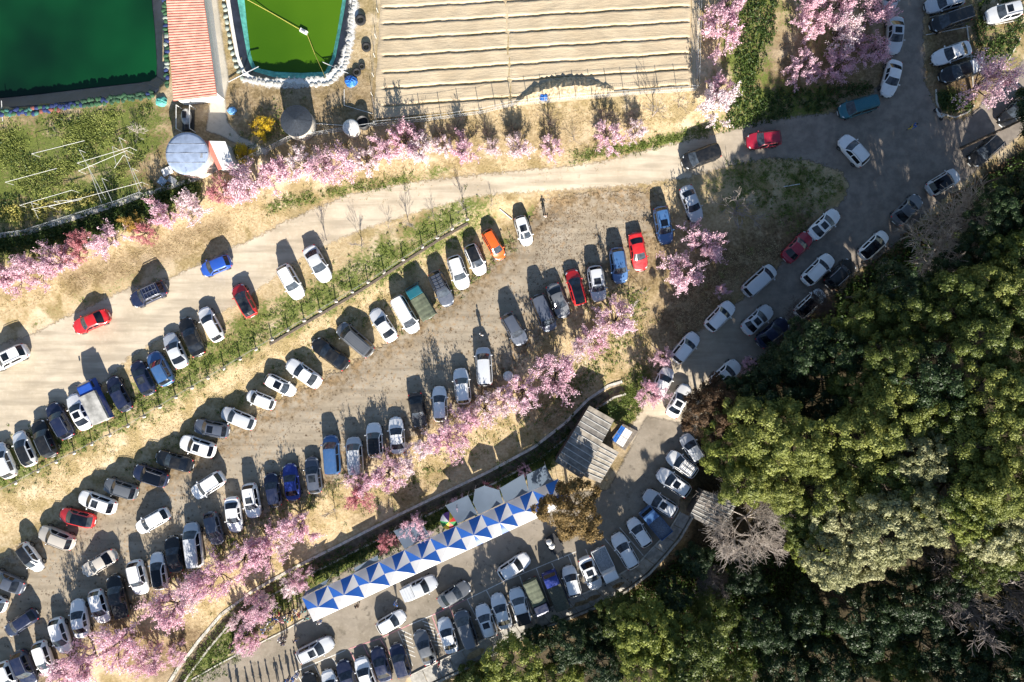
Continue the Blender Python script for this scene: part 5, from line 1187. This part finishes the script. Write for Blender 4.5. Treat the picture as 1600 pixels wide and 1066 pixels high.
blossoms([(1014, 612, 24), (1036, 560, 17), (1168, 572, 15)], 'at the forest road edge', 'at the forest road', [(920, 690, 'the grey shed')])
# yellow shrubs
for px, py, r, lb in ((412, 198, 20, 'bright yellow flowering shrub beside the conical tank'), (382, 240, 17, 'dull yellow flowering shrub behind the pump house')):
    variant_tree('yellow_shrub', lb, 'shrub', None, BLV[3], px, py, r, .5, M_YELB, BARK, .6, 5)
# bare dark shrubs and pale bare trees
def bare_variant(seed, nb0, depth, nb, spread, el, r0, bend=.16, min_r=.004):
    rg = np.random.default_rng(seed); segs, tips = [], []; grow(rg, (0, 0, 0), np.array([0, 0, 1.0]), .35, r0, 0, 0, 0, segs, []); top = segs[-1][1]
    for i in range(nb0):
        a = 2 * math.pi * (i + rg.uniform(-.35, .35)) / nb0; e = rg.uniform(*el)
        grow(rg, top * rg.uniform(.6, 1), np.array([math.cos(a) * math.cos(e), math.sin(a) * math.cos(e), math.sin(e)]), rg.uniform(.38, .55), r0 * .7, depth, nb, spread, segs, tips, bend, .03, min_r)
    Q = np.array([s[1] for s in segs]); k = 1 / np.percentile(np.hypot(Q[:, 0], Q[:, 1]), 96); segs = [(a * k, b * k, ra * k, rb * k) for a, b, ra, rb in segs]
    thick = [s for s in segs if s[2] > min_r * k * 1.5]; thin = [s for s in segs if s[2] <= min_r * k * 1.5]
    return mesh_arrays('twigs', *tubes(thin, 3)), mesh_arrays('trunk', *tubes(thick, 5))
BARE = [bare_variant(300 + i, 7, 4, 5, .62, (.2, 1.0), .026, .2, .0026) for i in range(3)]; SHRUB = [bare_variant(320 + i, 9, 2, 4, .6, (.5, 1.3), .02, .2, .006) for i in range(2)]; SAPL = [bare_variant(340 + i, 4, 2, 3, .4, (1.0, 1.4), .014, .1, .005) for i in range(2)]
def bare(name, label, cat, group, V, px, py, rpx, zc, mt, zscale=1.0, seed=0):
    P = at(px, py, zc); r = rpx / S * (CH - P.z - zc) / CH; t = thing(name, label, cat, P - Vector((0, 0, .05)), seed * 1.3, group); t.scale = (r, r, r * zscale); ob('trunk', V[1], mt, t); ob('crown', V[0], mt, t)
TWIG = plain('twig_pale', (.40, .35, .31), .9, var=.25, scale=1.2); TWIG_G = plain('twig_grey', (.26, .225, .21), .9, var=.25, scale=1.2); TWIG_D = plain('twig_dark', (.075, .05, .045), .95, var=.3)
bare('bare_tree', 'large pale leafless tree beside the forest road bend', 'tree', None, BARE[0], 1490, 398, 100, 8, TWIG, 1.2, 1); bare('bare_tree', 'leafless tree at the frame edge past the large pale one', 'tree', None, BARE[2], 1575, 385, 76, 9, TWIG, 1.6, 4)
bare('bare_tree', 'grey leafless tree beside the dark forest shed', 'tree', None, BARE[1], 1188, 838, 84, 8, TWIG, 1.3, 2); bare('bare_tree', 'dim grey leafless tree deep in the lower forest', 'tree', None, BARE[2], 1552, 918, 100, 9, TWIG_G, 1.4, 3)
bare('bare_tree', 'small leafless tree under the grey leafless tree', 'tree', None, BARE[0], 1118, 925, 34, 5, TWIG_G, 1.4, 6); bare('bare_tree', 'leafless tree rising behind the white forest-kerb cars', 'tree', None, BARE[1], 1290, 500, 45, 6, TWIG_D, 1.5, 7)
bare('bare_tree', 'low spreading leafless tree on the shaded verge', 'tree', None, SHRUB[1], 1150, 330, 40, 1.5, TWIG_G, .7, 8)
bare('bare_tree', 'low pale leafless bush in the vegetable garden', 'shrub', None, SHRUB[0], 210, 205, 18, .8, TWIG, .8, 9)
for i, (px, py, r) in enumerate(((712, 200, 19), (760, 205, 18), (804, 200, 17), (858, 192, 22), (942, 182, 22), (988, 180, 17), (690, 205, 16))): bare('dark_shrub', 'dark leafless shrub on the bank below the field fence', 'shrub', 'dark shrubs below the field fence', SHRUB[i % 2], px, py, r, 1.2, TWIG_D, 1.0, i)
for i, (px, py, r) in enumerate(((1022, 178, 20), (1062, 165, 18), (668, 216, 16), (900, 215, 16))): bare('bare_sapling', 'thin grey leafless sapling on the bank below the field fence', 'tree', 'grey saplings below the field fence', SAPL[i % 2], px, py, r, 1.0, TWIG_G, .6, i)
for i, (px, py) in enumerate(((562, 385), (604, 355), (640, 350), (678, 335), (722, 325), (766, 318), (508, 375), (1248, 470), (985, 480), (1005, 455), (520, 800), (310, 860))): bare('bare_sapling', 'thin leafless sapling growing among the parking rows', 'tree', 'saplings among the parking rows', SAPL[i % 2], px, py, 14, 1.0, TWIG_G, .62, i)

# evergreen forest: domed crowns of leaf clumps
def forest_variant(seed, nclump=120, per=170, rz=1.0, cl=(.15, .25), leaf=.0195, ragged=.17):
    rg = np.random.default_rng(seed); C, Nn = [], []
    lob = rg.uniform(-.18, .18, (5, 2)); ph = rg.uniform(0, 6.28, 5)
    for i in range(nclump):
        z = rg.uniform(-.45, 1) ; a = rg.uniform(0, 6.28); s = math.sqrt(max(0, 1 - z * z)); k = 1 + ragged * math.sin(3 * a + ph[0]) + ragged * math.sin(5 * a + ph[1] + 2 * z) + rg.uniform(-.26, .12)
        c = np.array([s * math.cos(a) * k * .84, s * math.sin(a) * k * .84, z * rz * k]); r = rg.uniform(*cl)
        d = rg.standard_normal((per, 3)) + np.array([c[0], c[1], c[2] + .7]) * .9; d /= np.linalg.norm(d, axis=1, keepdims=True)
        C.append(c + d * r * rg.uniform(.55, 1.05, (per, 1)) * np.array([1, 1, .8])); Nn.append(d + rg.normal(0, .38, d.shape))
    V, F = leaf_quads(np.concatenate(C), np.concatenate(Nn), leaf * np.repeat(rg.uniform(.7, 1.45, nclump), per) * rg.uniform(.6, 1.3, nclump * per), rg, 1.0)
    segs = []; rg2 = np.random.default_rng(seed + 5); grow(rg2, (0, 0, -1.6), np.array([0, 0, 1.0]), 1.4, .06, 0, 0, 0, segs, [], .04)
    tt = segs[-1][1]
    for i in range(7): a = 2 * math.pi * i / 7; grow(rg2, tt * .9, np.array([math.cos(a), math.sin(a), .05]), .5, .03, 1, 3, .5, segs, [], .06, -.02, .006)
    Vt, Ft = tubes(segs, 5); return mesh_arrays('crown', V, F), mesh_arrays('trunk', Vt, Ft)
FV = [forest_variant(500 + i) for i in range(5)] + [forest_variant(540 + i, 150, 95, .6, (.12, .2), .020, .08) for i in range(3)]
M_F = dict(B=leafmat('leaf_olive', (.085, .115, .02), (.28, .30, .075), .25, .55, .35, .5), A=leafmat('leaf_green', (.05, .078, .015), (.16, .19, .042), .25, .5, .35, .5), D=leafmat('leaf_dark_shaded', (.014, .032, .012), (.036, .064, .02), .2, .5, .35, .5), C=leafmat('leaf_pale', (.20, .21, .09), (.42, .41, .23), .25, .55, .3, .6), L=leafmat('leaf_lime', (.13, .165, .025), (.34, .37, .09), .3, .55, .3, .5), W=leafmat('leaf_rust', (.10, .07, .025), (.30, .20, .075), .3, .7, .2, .8), K=leafmat('leaf_brown', (.05, .03, .018), (.13, .075, .035), .25, .7, .2, .8))  # kind D: dark foliage whose colour also stands in for shade
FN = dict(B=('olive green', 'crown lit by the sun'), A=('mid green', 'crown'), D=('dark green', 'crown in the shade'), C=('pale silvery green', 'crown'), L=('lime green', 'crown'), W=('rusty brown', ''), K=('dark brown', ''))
def forest_tree(px, py, rpx, zc, kind, i, label=None, group=None):
    g = at(px, py, zc); x, y = ray(px, py, zc + g.z); zg_ = float(hz(x, y)); r = rpx / S * (CH - zc - zg_) / CH
    t = thing('forest_tree' if kind not in 'WK' else 'brown_tree', label or f'{FN[kind][0]} evergreen tree with dense {FN[kind][1]} in the forest', 'tree', (x, y, zg_ - .1), 0, group if label else f'{FN[kind][0]} forest trees')
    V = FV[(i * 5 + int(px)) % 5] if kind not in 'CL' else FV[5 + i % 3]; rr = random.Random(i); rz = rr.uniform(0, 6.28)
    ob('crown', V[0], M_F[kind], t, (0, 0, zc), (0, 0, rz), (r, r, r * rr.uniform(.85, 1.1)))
    ob('trunk', V[1], BARK, t, (0, 0, zc * .98), (0, 0, rz), (r, r, zc / 1.6))
FOREST = [(1142, 702, 58, 8, 'B'), (1195, 672, 58, 10, 'B'), (1165, 752, 52, 8, 'B'), (1255, 700, 58, 11, 'B'), (1225, 765, 48, 9, 'B'), (1290, 758, 52, 11, 'B'), (1335, 690, 60, 13, 'B'), (1392, 640, 55, 14, 'B'), (1440, 590, 55, 15, 'B'), (1390, 560, 48, 13, 'A'), (1478, 645, 56, 15, 'B'), (1335, 600, 50, 10, 'A'), (1275, 628, 55, 8.5, 'D'), (1212, 600, 52, 7.5, 'D'), (1160, 625, 40, 6.5, 'D'), (1258, 548, 44, 7.5, 'D'), (1310, 545, 46, 9, 'D'), (1352, 500, 48, 10, 'A'), (1420, 490, 52, 13, 'B'), (1478, 478, 56, 14, 'B'), (1540, 455, 55, 15, 'B'), (1595, 470, 50, 16, 'A'), (1530, 530, 58, 16, 'B'), (1585, 560, 56, 17, 'B'), (1545, 620, 58, 17, 'B'), (1512, 700, 58, 17, 'B'), (1590, 690, 56, 18, 'B'), (1440, 715, 54, 15, 'C'), (1385, 745, 54, 14, 'A'), (1500, 765, 58, 17, 'B'), (1572, 762, 58, 18, 'B'), (1320, 808, 56, 13, 'C'), (1388, 828, 62, 15, 'C'), (1300, 875, 52, 12, 'C'), (1345, 868, 50, 13, 'C'), (1448, 808, 58, 16, 'C'), (1430, 778, 40, 16, 'L'), (1560, 832, 56, 17, 'C'), (1505, 812, 46, 17, 'L'), (1262, 852, 46, 10, 'L'), (1255, 812, 44, 10, 'A'),
    (1590, 310, 50, 14, 'D'), (1550, 335, 44, 13, 'D'), (1400, 455, 42, 11, 'D'), (1490, 430, 44, 12, 'D'), (1630, 380, 60, 15, 'A'), (1650, 500, 60, 16, 'A'), (1650, 250, 60, 15, 'D'), (1645, 170, 56, 13, 'D'), (1700, 330, 60, 14, 'D'),
    (1345, 962, 58, 7, 'D'), (1420, 935, 58, 8, 'D'), (1255, 960, 48, 5.5, 'D'), (1450, 1002, 54, 7.5, 'D'), (1385, 1020, 50, 8, 'A'), (1300, 1040, 52, 7, 'D'), (1225, 1040, 48, 6, 'D'), (1505, 1050, 56, 8.5, 'D'), (1570, 1040, 56, 9, 'D'), (1420, 1062, 46, 9, 'B'), (1190, 975, 44, 5.5, 'D'), (1480, 950, 40, 7, 'D'), (1165, 905, 36, 4.5, 'D'), (1590, 985, 46, 8, 'D'),
    (1012, 990, 56, 7.5, 'L'), (1078, 1008, 64, 8.5, 'B'), (972, 962, 38, 4, 'A'), (1012, 1050, 52, 8.5, 'L'), (940, 1035, 48, 4, 'D'), (885, 1003, 44, 3, 'D'), (800, 1042, 56, 5, 'L'), (870, 1062, 46, 5.5, 'L'), (758, 1072, 40, 3.2, 'A'), (1112, 958, 38, 6, 'A'), (1140, 1055, 44, 6, 'A'), (1085, 1078, 48, 9, 'B'), (1050, 930, 30, 4.5, 'D'), (1085, 875, 30, 4, 'D'), (930, 985, 32, 2.8, 'D'), (838, 996, 22, 2.2, 'D'), (740, 1095, 50, 3.5, 'B'), (1530, 975, 46, 7, 'D'), (1595, 905, 46, 8, 'D'), (1480, 905, 40, 9, 'D'), (1530, 880, 40, 12, 'A'), (1600, 850, 46, 15, 'B'), (1600, 620, 50, 17, 'B'), (1590, 400, 50, 14, 'A'), (1530, 390, 40, 11, 'D')]
OFF = [(x, y, 60, 13, 'D') for x, y in ((1300, 1200), (1390, 1200), (1450, 1190), (1540, 1185), (1620, 1150), (1660, 1050), (1680, 930))] + [(1680, 800, 60, 17, 'B'), (1690, 650, 60, 17, 'B')]
fr = random.Random(21); FL = []
LMK = [(1470, 385, 'the large pale leafless tree'), (1188, 838, 'the grey leafless tree'), (1112, 640, 'the dark brown tree'), (1552, 918, 'the dim leafless tree'), (930, 945, 'the walkway slabs'), (1500, 640, 'the tallest olive crowns')]
for i, (px, py, r, z, k) in enumerate(FOREST + OFF):
    if k == 'B' and py < 630 and px < 1500 and fr.random() < .75: k = fr.choice('AAD')  # mostly darker leaf colours here, painting shade onto this part
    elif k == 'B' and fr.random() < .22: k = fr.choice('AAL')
    FL.append((px, py, r * fr.uniform(.76, .97), z + fr.uniform(-2.2, 1.8) * (1 if z > 6 else .4), k, i))
for kd in 'ABCDL':
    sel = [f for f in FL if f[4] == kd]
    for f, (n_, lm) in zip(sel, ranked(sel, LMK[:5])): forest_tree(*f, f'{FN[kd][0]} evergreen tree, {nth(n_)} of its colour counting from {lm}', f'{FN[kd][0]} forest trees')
forest_tree(895, 795, 47, 5.5, 'W', 3, 'rusty brown tree standing at the end of the tent line'); forest_tree(1112, 640, 44, 5.5, 'K', 8, 'dark brown tree beside the forest road')

# ---------------------------------------------------------------- low plants and litter (uncountable)
def scatter_in(poly, n, rg):
    W = atp(poly); xs = [p.x for p in W]; ys = [p.y for p in W]; X = rg.uniform(min(xs), max(xs), n * 3); Y = rg.uniform(min(ys), max(ys), n * 3); k = inside(X, Y, W); return np.stack([X[k], Y[k]], -1)[:n]
def scatter_line(pts, spread, n, rg):
    Q = [at(*p) for p in polypts(pts, 10)]; i = rg.integers(0, len(Q), n); return np.array([[Q[k].x, Q[k].y] for k in i]) + rg.normal(0, spread / S, (n, 2))
def clumps(name, XY, per, rad, hgt, size, mat, rg, flat=.5, avoid=True):
    if avoid and len(CARS):
        d = np.min(np.hypot(XY[:, None, 0] - CARS[None, :, 0], XY[:, None, 1] - CARS[None, :, 1]), 1); XY = XY[d > 1.7]
    n = len(XY); s = rg.uniform(.5, 1.4, n); P = np.repeat(XY, per, 0); sc = np.repeat(s, per)
    off = rg.normal(0, rad, (n * per, 2)) * sc[:, None]; P = P + off; z = hz(P[:, 0], P[:, 1]) + .05 + rg.uniform(0, 1, n * per) * hgt * sc
    Nn = rg.standard_normal((n * per, 3)) * (1 - flat) + np.array([0, -.1, 1.0]) * flat + np.concatenate([off * 1.5, np.zeros((n * per, 1))], 1)
    V, F = leaf_quads(np.column_stack([P, z]), Nn, size, rg, .7); o = ob(name, mesh_arrays(name, V, F), mat); return tag(o, kind='stuff')
rg = np.random.default_rng(42)
M_WEED = leafmat('weed_green', (.07, .11, .016), (.20, .26, .06), .3, .55, .1, .8); M_WEEDD = leafmat('weed_dark', (.025, .055, .012), (.075, .115, .025), .25, .5, .1, .8); M_STRAW = leafmat('straw', (.30, .22, .10), (.62, .52, .32), .3, .8, .1, .6); M_LITTER = leafmat('leaf_litter', (.05, .03, .015), (.17, .10, .05), .1, .8, .1, .8); M_OLIVE = leafmat('garden_weed', (.13, .17, .035), (.36, .39, .11), .3, .6, .1, .5); M_CABB = leafmat('cabbage', (.32, .28, .06), (.5, .46, .16), .25, .6, .1, 2.0)
W1 = np.concatenate([scatter_line([(0, 738), (200, 635), (400, 520), (560, 435), (740, 335)], 16, 900, rg), scatter_line([(0, 735), (200, 632), (330, 560)], 22, 300, rg), scatter_line([(420, 325), (520, 300), (640, 275)], 6, 180, rg), scatter_line([(900, 246), (1010, 226), (1120, 196)], 6, 260, rg), scatter_line([(560, 790), (700, 715), (900, 600), (990, 480)], 16, 420, rg), scatter_line([(260, 900), (430, 810), (560, 745)], 8, 220, rg), scatter_line([(300, 1058), (380, 975), (470, 905)], 16, 700, rg), scatter_line([(620, 505), (700, 455), (800, 375)], 9, 220, rg), scatter_line([(980, 650), (990, 610), (1005, 580)], 12, 260, rg), scatter_line([(200, 745), (330, 665), (450, 580), (600, 480)], 9, 260, rg), scatter_in([(1130, 250), (1250, 245), (1320, 290), (1250, 370), (1150, 300)], 380, rg), scatter_line([(370, 240), (460, 180)], 14, 160, rg), scatter_line([(880, 455), (1000, 460), (960, 560), (850, 640)], 14, 260, rg)])
clumps('weeds', W1, 14, .17, .08, .055, M_WEED, rg)
W2 = np.concatenate([scatter_line([(-20, 388), (120, 362), (225, 322), (300, 295)], 9, 900, rg), scatter_in([(1145, -20), (1215, -20), (1210, 60), (1180, 130), (1220, 190), (1130, 205), (1150, 100)], 480, rg), scatter_line([(500, 893), (620, 843), (760, 773), (880, 690), (955, 640)], 10, 900, rg), scatter_in([(1210, 140), (1370, 130), (1340, 165), (1150, 195)], 260, rg), scatter_in([(1462, 145), (1520, 150), (1515, 172), (1475, 178)], 120, rg), scatter_in([(1520, 0), (1600, 0), (1600, 60), (1560, 110), (1525, 120)], 300, rg)])
clumps('weeds', W2, 12, .20, .35, .09, M_WEEDD, rg)
def patchy(XY, f=.55, t=0.0):
    v = np.sin(XY[:, 0] * f + 2 * np.sin(XY[:, 1] * f * .8)) + np.sin(XY[:, 1] * f * 1.3 + 1.7 * np.sin(XY[:, 0] * f * .6)); return XY[v + np.random.default_rng(3).normal(0, .5, len(v)) > t]
clumps('garden_weeds', patchy(np.concatenate([scatter_in([(-20, 195), (120, 178), (240, 165), (225, 250), (180, 290), (-20, 330)], 1300, rg), scatter_in([(-10, 205), (160, 190), (140, 280), (-10, 300)], 450, rg)])), 16, .28, .14, .06, M_OLIVE, rg)
clumps('garden_weeds', patchy(scatter_in([(-20, 195), (240, 165), (225, 300), (-20, 355)], 900, rg), .7, .4), 10, .22, .2, .07, M_WEEDD, rg)
clumps('cabbage_bed', scatter_in([(0, 345), (0, 325), (60, 315), (150, 300), (165, 310), (60, 345)], 260, rg), 8, .12, .2, .09, M_CABB, rg)
clumps('dry_grass', np.concatenate([scatter_line([(0, 800), (200, 690), (400, 575), (600, 455), (740, 355)], 17, 2000, rg), scatter_line([(0, 470), (150, 425), (330, 350), (500, 295), (700, 255), (950, 230)], 14, 1700, rg), scatter_line([(280, 960), (430, 840), (600, 745), (780, 640), (900, 560)], 18, 1700, rg), scatter_line([(600, 215), (850, 195), (1080, 170)], 14, 1400, rg), scatter_in([(1050, 470), (1120, 400), (1260, 360), (1160, 460), (1060, 530)], 800, rg)]), 5, .2, .025, .04, M_STRAW, rg, .85)
LT = np.concatenate([scatter_in(LOT, 2600, rg), scatter_in([(850, 310), (1010, 300), (990, 420), (820, 480)], 900, rg), scatter_line([(100, 1000), (260, 890), (430, 790), (600, 700), (780, 590), (960, 430)], 20, 1500, rg)])
clumps('leaf_litter', LT, 5, .16, .02, .036, M_LITTER, rg, .9)
UG = np.concatenate([scatter_in([(1085, 860), (1250, 880), (1300, 1000), (1150, 1066), (900, 1000), (980, 930)], 2200, rg), scatter_in([(1340, 430), (1600, 240), (1600, 420), (1400, 520), (1200, 600), (1150, 650), (1110, 650)], 2200, rg)])
clumps('undergrowth', UG, 12, .4, .7, .14, M_WEEDD, rg, .4); clumps('undergrowth', UG + rg.normal(0, 1, UG.shape), 5, .4, .3, .10, M_LITTER, rg, .6)

# ---------------------------------------------------------------- people
def skin_mesh(name, verts, edges, radii, sub=1):
    me = bpy.data.meshes.new(name); me.from_pydata(verts, edges, []); o = bpy.data.objects.new(name, me); COL.objects.link(o)
    sm = o.modifiers.new('s', 'SKIN'); sm.use_smooth_shade = True
    if not me.skin_vertices: 
        with bpy.context.temp_override(object=o, active_object=o): bpy.ops.mesh.customdata_skin_add()
    for i, r in enumerate(radii): me.skin_vertices[0].data[i].radius = r if isinstance(r, tuple) else (r, r); me.skin_vertices[0].data[i].use_root = i == 0
    ss = o.modifiers.new('u', 'SUBSURF'); ss.levels = sub; ss.render_levels = sub
    dg = bpy.context.evaluated_depsgraph_get(); out = bpy.data.meshes.new_from_object(o.evaluated_get(dg)); out.name = name; bpy.data.objects.remove(o); return out
def person_variant(pose):
    st = dict(stand=(.05, .02, .10, .10), walk=(.28, -.26, .30, -.28), hold=(.06, .0, .35, .35))[pose]; fL, fR, aL, aR = st
    hip, ch, nk, hd = (0, 0, .93), (0, 0, 1.32), (.01, 0, 1.48), (.02, 0, 1.62)
    V = [hip, (0, 0, 1.12), ch, nk, hd, (.02, 0, 1.70)]; E = [(0, 1), (1, 2), (2, 3), (3, 4), (4, 5)]; Rr = [(.13, .10), (.12, .09), (.15, .10), .055, .09, .07]
    J = {}
    for s, f, a in ((1, fL, aL), (-1, fR, aR)):
        b = len(V); V += [(0, s * .09, .88), (f * .55 + .03, s * .095, .48), (f, s * .10, .07), (f + .13, s * .11, .04)]; E += [(0, b), (b, b + 1), (b + 1, b + 2), (b + 2, b + 3)]; Rr += [.085, .062, .042, .038]
        c = len(V); el = (a * .35 - .03, s * .25, 1.12); wr = (a, s * .24, .92 if pose != 'hold' else 1.12); V += [(0, s * .19, 1.40), el, wr, (wr[0] + .05, wr[1], wr[2] - .06)]; E += [(2, c), (c, c + 1), (c + 1, c + 2), (c + 2, c + 3)]; Rr += [.06, .045, .034, .035]
        h = len(V)                                                   # five fingers
        for k, (dx, dy, L_) in enumerate(((.03, -.03, .06), (.045, -.012, .085), (.05, .004, .09), (.045, .02, .08), (.0, .045 * s, .05))): V.append((wr[0] + .05 + dx, wr[1] + dy, wr[2] - .06 - L_ * .8)); E.append((c + 3, h + k)); Rr.append(.009)
        J[s] = (V[b], V[b + 1], V[b + 2], el, wr)
    body = skin_mesh('body', V, E, Rr)
    jv = [(0, 0, .90), (0, 0, 1.12), (0, 0, 1.33), (.005, 0, 1.45)]; je = [(0, 1), (1, 2), (2, 3)]; jr = [(.17, .14), (.15, .125), (.185, .135), .075]
    for s in (1, -1): c = len(jv); jv += [(0, s * .195, 1.40), J[s][3], J[s][4]]; je += [(2, c), (c, c + 1), (c + 1, c + 2)]; jr += [.08, .062, .048]
    jk = skin_mesh('jacket', jv, je, jr)
    tv = [(0, 0, .97)]; te = []; tr2 = [(.15, .12)]
    for s in (1, -1): c = len(tv); tv += [J[s][0], J[s][1], (J[s][2][0], J[s][2][1], .12)]; te += [(0, c), (c, c + 1), (c + 1, c + 2)]; tr2 += [.105, .08, .065]
    trs = skin_mesh('trousers', tv, te, tr2); hair = MB().blob((0, 0, 1.675), (.115, .10, .105), 10, 6).mesh('hair', True)
    shoes = MB().blob((fL + .06, .105, .05), (.15, .055, .05), 8, 4).blob((fR + .06, -.105, .05), (.15, .055, .05), 8, 4).mesh('shoes', True)
    face = MB().blob((.125, 0, 1.61), (.02, .012, .02), 6, 4).mesh('nose', True)
    return body, jk, trs, hair, shoes, face
PV = {k: person_variant(k) for k in ('stand', 'walk', 'hold')}
SKIN = plain('skin', (.52, .34, .25), .6, var=.08); HAIR = plain('hair', (.02, .016, .014), .6, var=.2)
CL = dict(black=(.015, .015, .018), navy=(.02, .03, .08), white=(.70, .70, .70), blue=(.04, .14, .42), yellow=(.62, .45, .06), red=(.40, .03, .04), grey=(.2, .2, .21), teal=(.05, .28, .26), beige=(.45, .38, .28), pink=(.6, .3, .35))
cl = lambda c: plain('cloth_' + c, CL[c], .85, var=.15)
def person(px, py, ang, jacket, trousers, pose, label, group=None):
    P = at(px, py, .9); t = thing('person', label, 'person', P + Vector((0, 0, .05)), R(ang), group); v = PV[pose]
    ob('body', v[0], SKIN, t); ob('jacket', v[1], cl(jacket), t); ob('trousers', v[2], cl(trousers), t); ob('hair', v[3], HAIR, t); ob('shoes', v[4], cl('black'), t); ob('nose', v[5], SKIN, t)
person(852, 338, 90, 'black', 'white', 'hold', 'person in dark top and white trousers standing alone on the dirt lot'); person(1427, 197, 200, 'blue', 'yellow', 'walk', 'person in blue jacket and yellow trousers walking at the road junction')
person(752, 523, 60, 'white', 'black', 'stand', 'person in white top standing in the dirt lot aisle'); person(619, 943, 250, 'blue', 'white', 'walk', 'person in bright blue jacket between the tents and parked cars'); person(558, 946, 80, 'black', 'beige', 'stand', 'person in black jacket under the tent edge'); person(499, 972, 270, 'white', 'blue', 'stand', 'person in white top at the corner of the end tent')
person(676, 1034, 100, 'navy', 'white', 'stand', 'person in navy top on the walkway slabs'); person(686, 1037, 160, 'red', 'navy', 'stand', 'person in red jacket on the walkway slabs'); person(1172, 560, 30, 'grey', 'black', 'stand', 'person in grey standing between forest kerb cars')
crowd = [(409, 976, 'black', 'white'), (413, 984, 'blue', 'white'), (419, 973, 'white', 'navy'), (423, 981, 'grey', 'white'), (426, 960, 'navy', 'white'), (430, 966, 'blue', 'grey'), (433, 971, 'beige', 'white'), (437, 960, 'red', 'black'), (441, 969, 'pink', 'grey'), (445, 963, 'white', 'black'), (450, 967, 'teal', 'white'), (454, 958, 'black', 'navy'), (457, 965, 'yellow', 'navy'), (463, 955, 'white', 'grey'), (468, 960, 'red', 'white'), (476, 953, 'teal', 'black'), (479, 964, 'teal', 'navy')]
for i, (px, py, a, b) in enumerate(crowd): person(px, py, rnd.uniform(0, 360), a, b, ('stand', 'hold', 'walk')[i % 3], f'person in {a} top and {b} trousers in the standing crowd by the tents')
for i, (px, py, a, b) in enumerate(((438, 999, 'white', 'navy'), (443, 1004, 'navy', 'black'), (446, 996, 'grey', 'beige'), (462, 1000, 'navy', 'beige'))): person(px, py, rnd.uniform(0, 360), a, b, 'walk', f'person in {a} top and {b} trousers walking on the paved lot')
for i, (px, py, a, b) in enumerate(((361, 1008, 'black', 'navy'), (364, 1016, 'navy', 'grey'), (372, 992, 'blue', 'white'), (378, 996, 'beige', 'navy'), (385, 992, 'black', 'grey'))): person(px, py, rnd.uniform(0, 360), a, b, 'stand', f'person in {a} top and {b} trousers under the picnic blossom trees')
for i, (px, py, a, b) in enumerate(((450, 1062, 'blue', 'navy'), (458, 1060, 'blue', 'white'), (463, 1056, 'white', 'blue'), (395, 1080, 'black', 'navy'), (407, 1080, 'grey', 'black'), (418, 1076, 'red', 'navy'), (432, 1074, 'white', 'black'), (440, 1070, 'navy', 'grey'), (360, 1085, 'black', 'grey'), (371, 1086, 'grey', 'navy'), (386, 1090, 'white', 'navy'))): person(px, py, rnd.uniform(0, 360), a, b, 'stand', f'person in {a} top and {b} trousers beside the black sedan bay')
# scooter by the grass island
sc_ = thing('scooter', 'white motor scooter parked by the grass island kerb', 'scooter', at(1468, 178, .5), R(-55))
ob('body', MB().blob((-.35, 0, .62), (.45, .2, .22), 10, 6).blob((.45, 0, .75), (.12, .24, .34), 8, 5).box((.1, 0, .33), (.6, .3, .08)).mesh('body', True), M_WHITE, sc_); ob('seat', MB().blob((-.38, 0, .84), (.42, .17, .09), 10, 5).mesh('seat', True), DARKPL, sc_)
ob('handlebar', MB().tube((.42, -.34, 1.08), (.42, .34, 1.08), .025).tube((.42, 0, .6), (.42, 0, 1.08), .03).mesh('handlebar'), DARKPL, sc_)
for x in (.62, -.6): ob('wheel', TYRE, RUBBER, sc_, (x, 0, .25), (math.pi / 2, 0, 0), (.75, .75, .6))
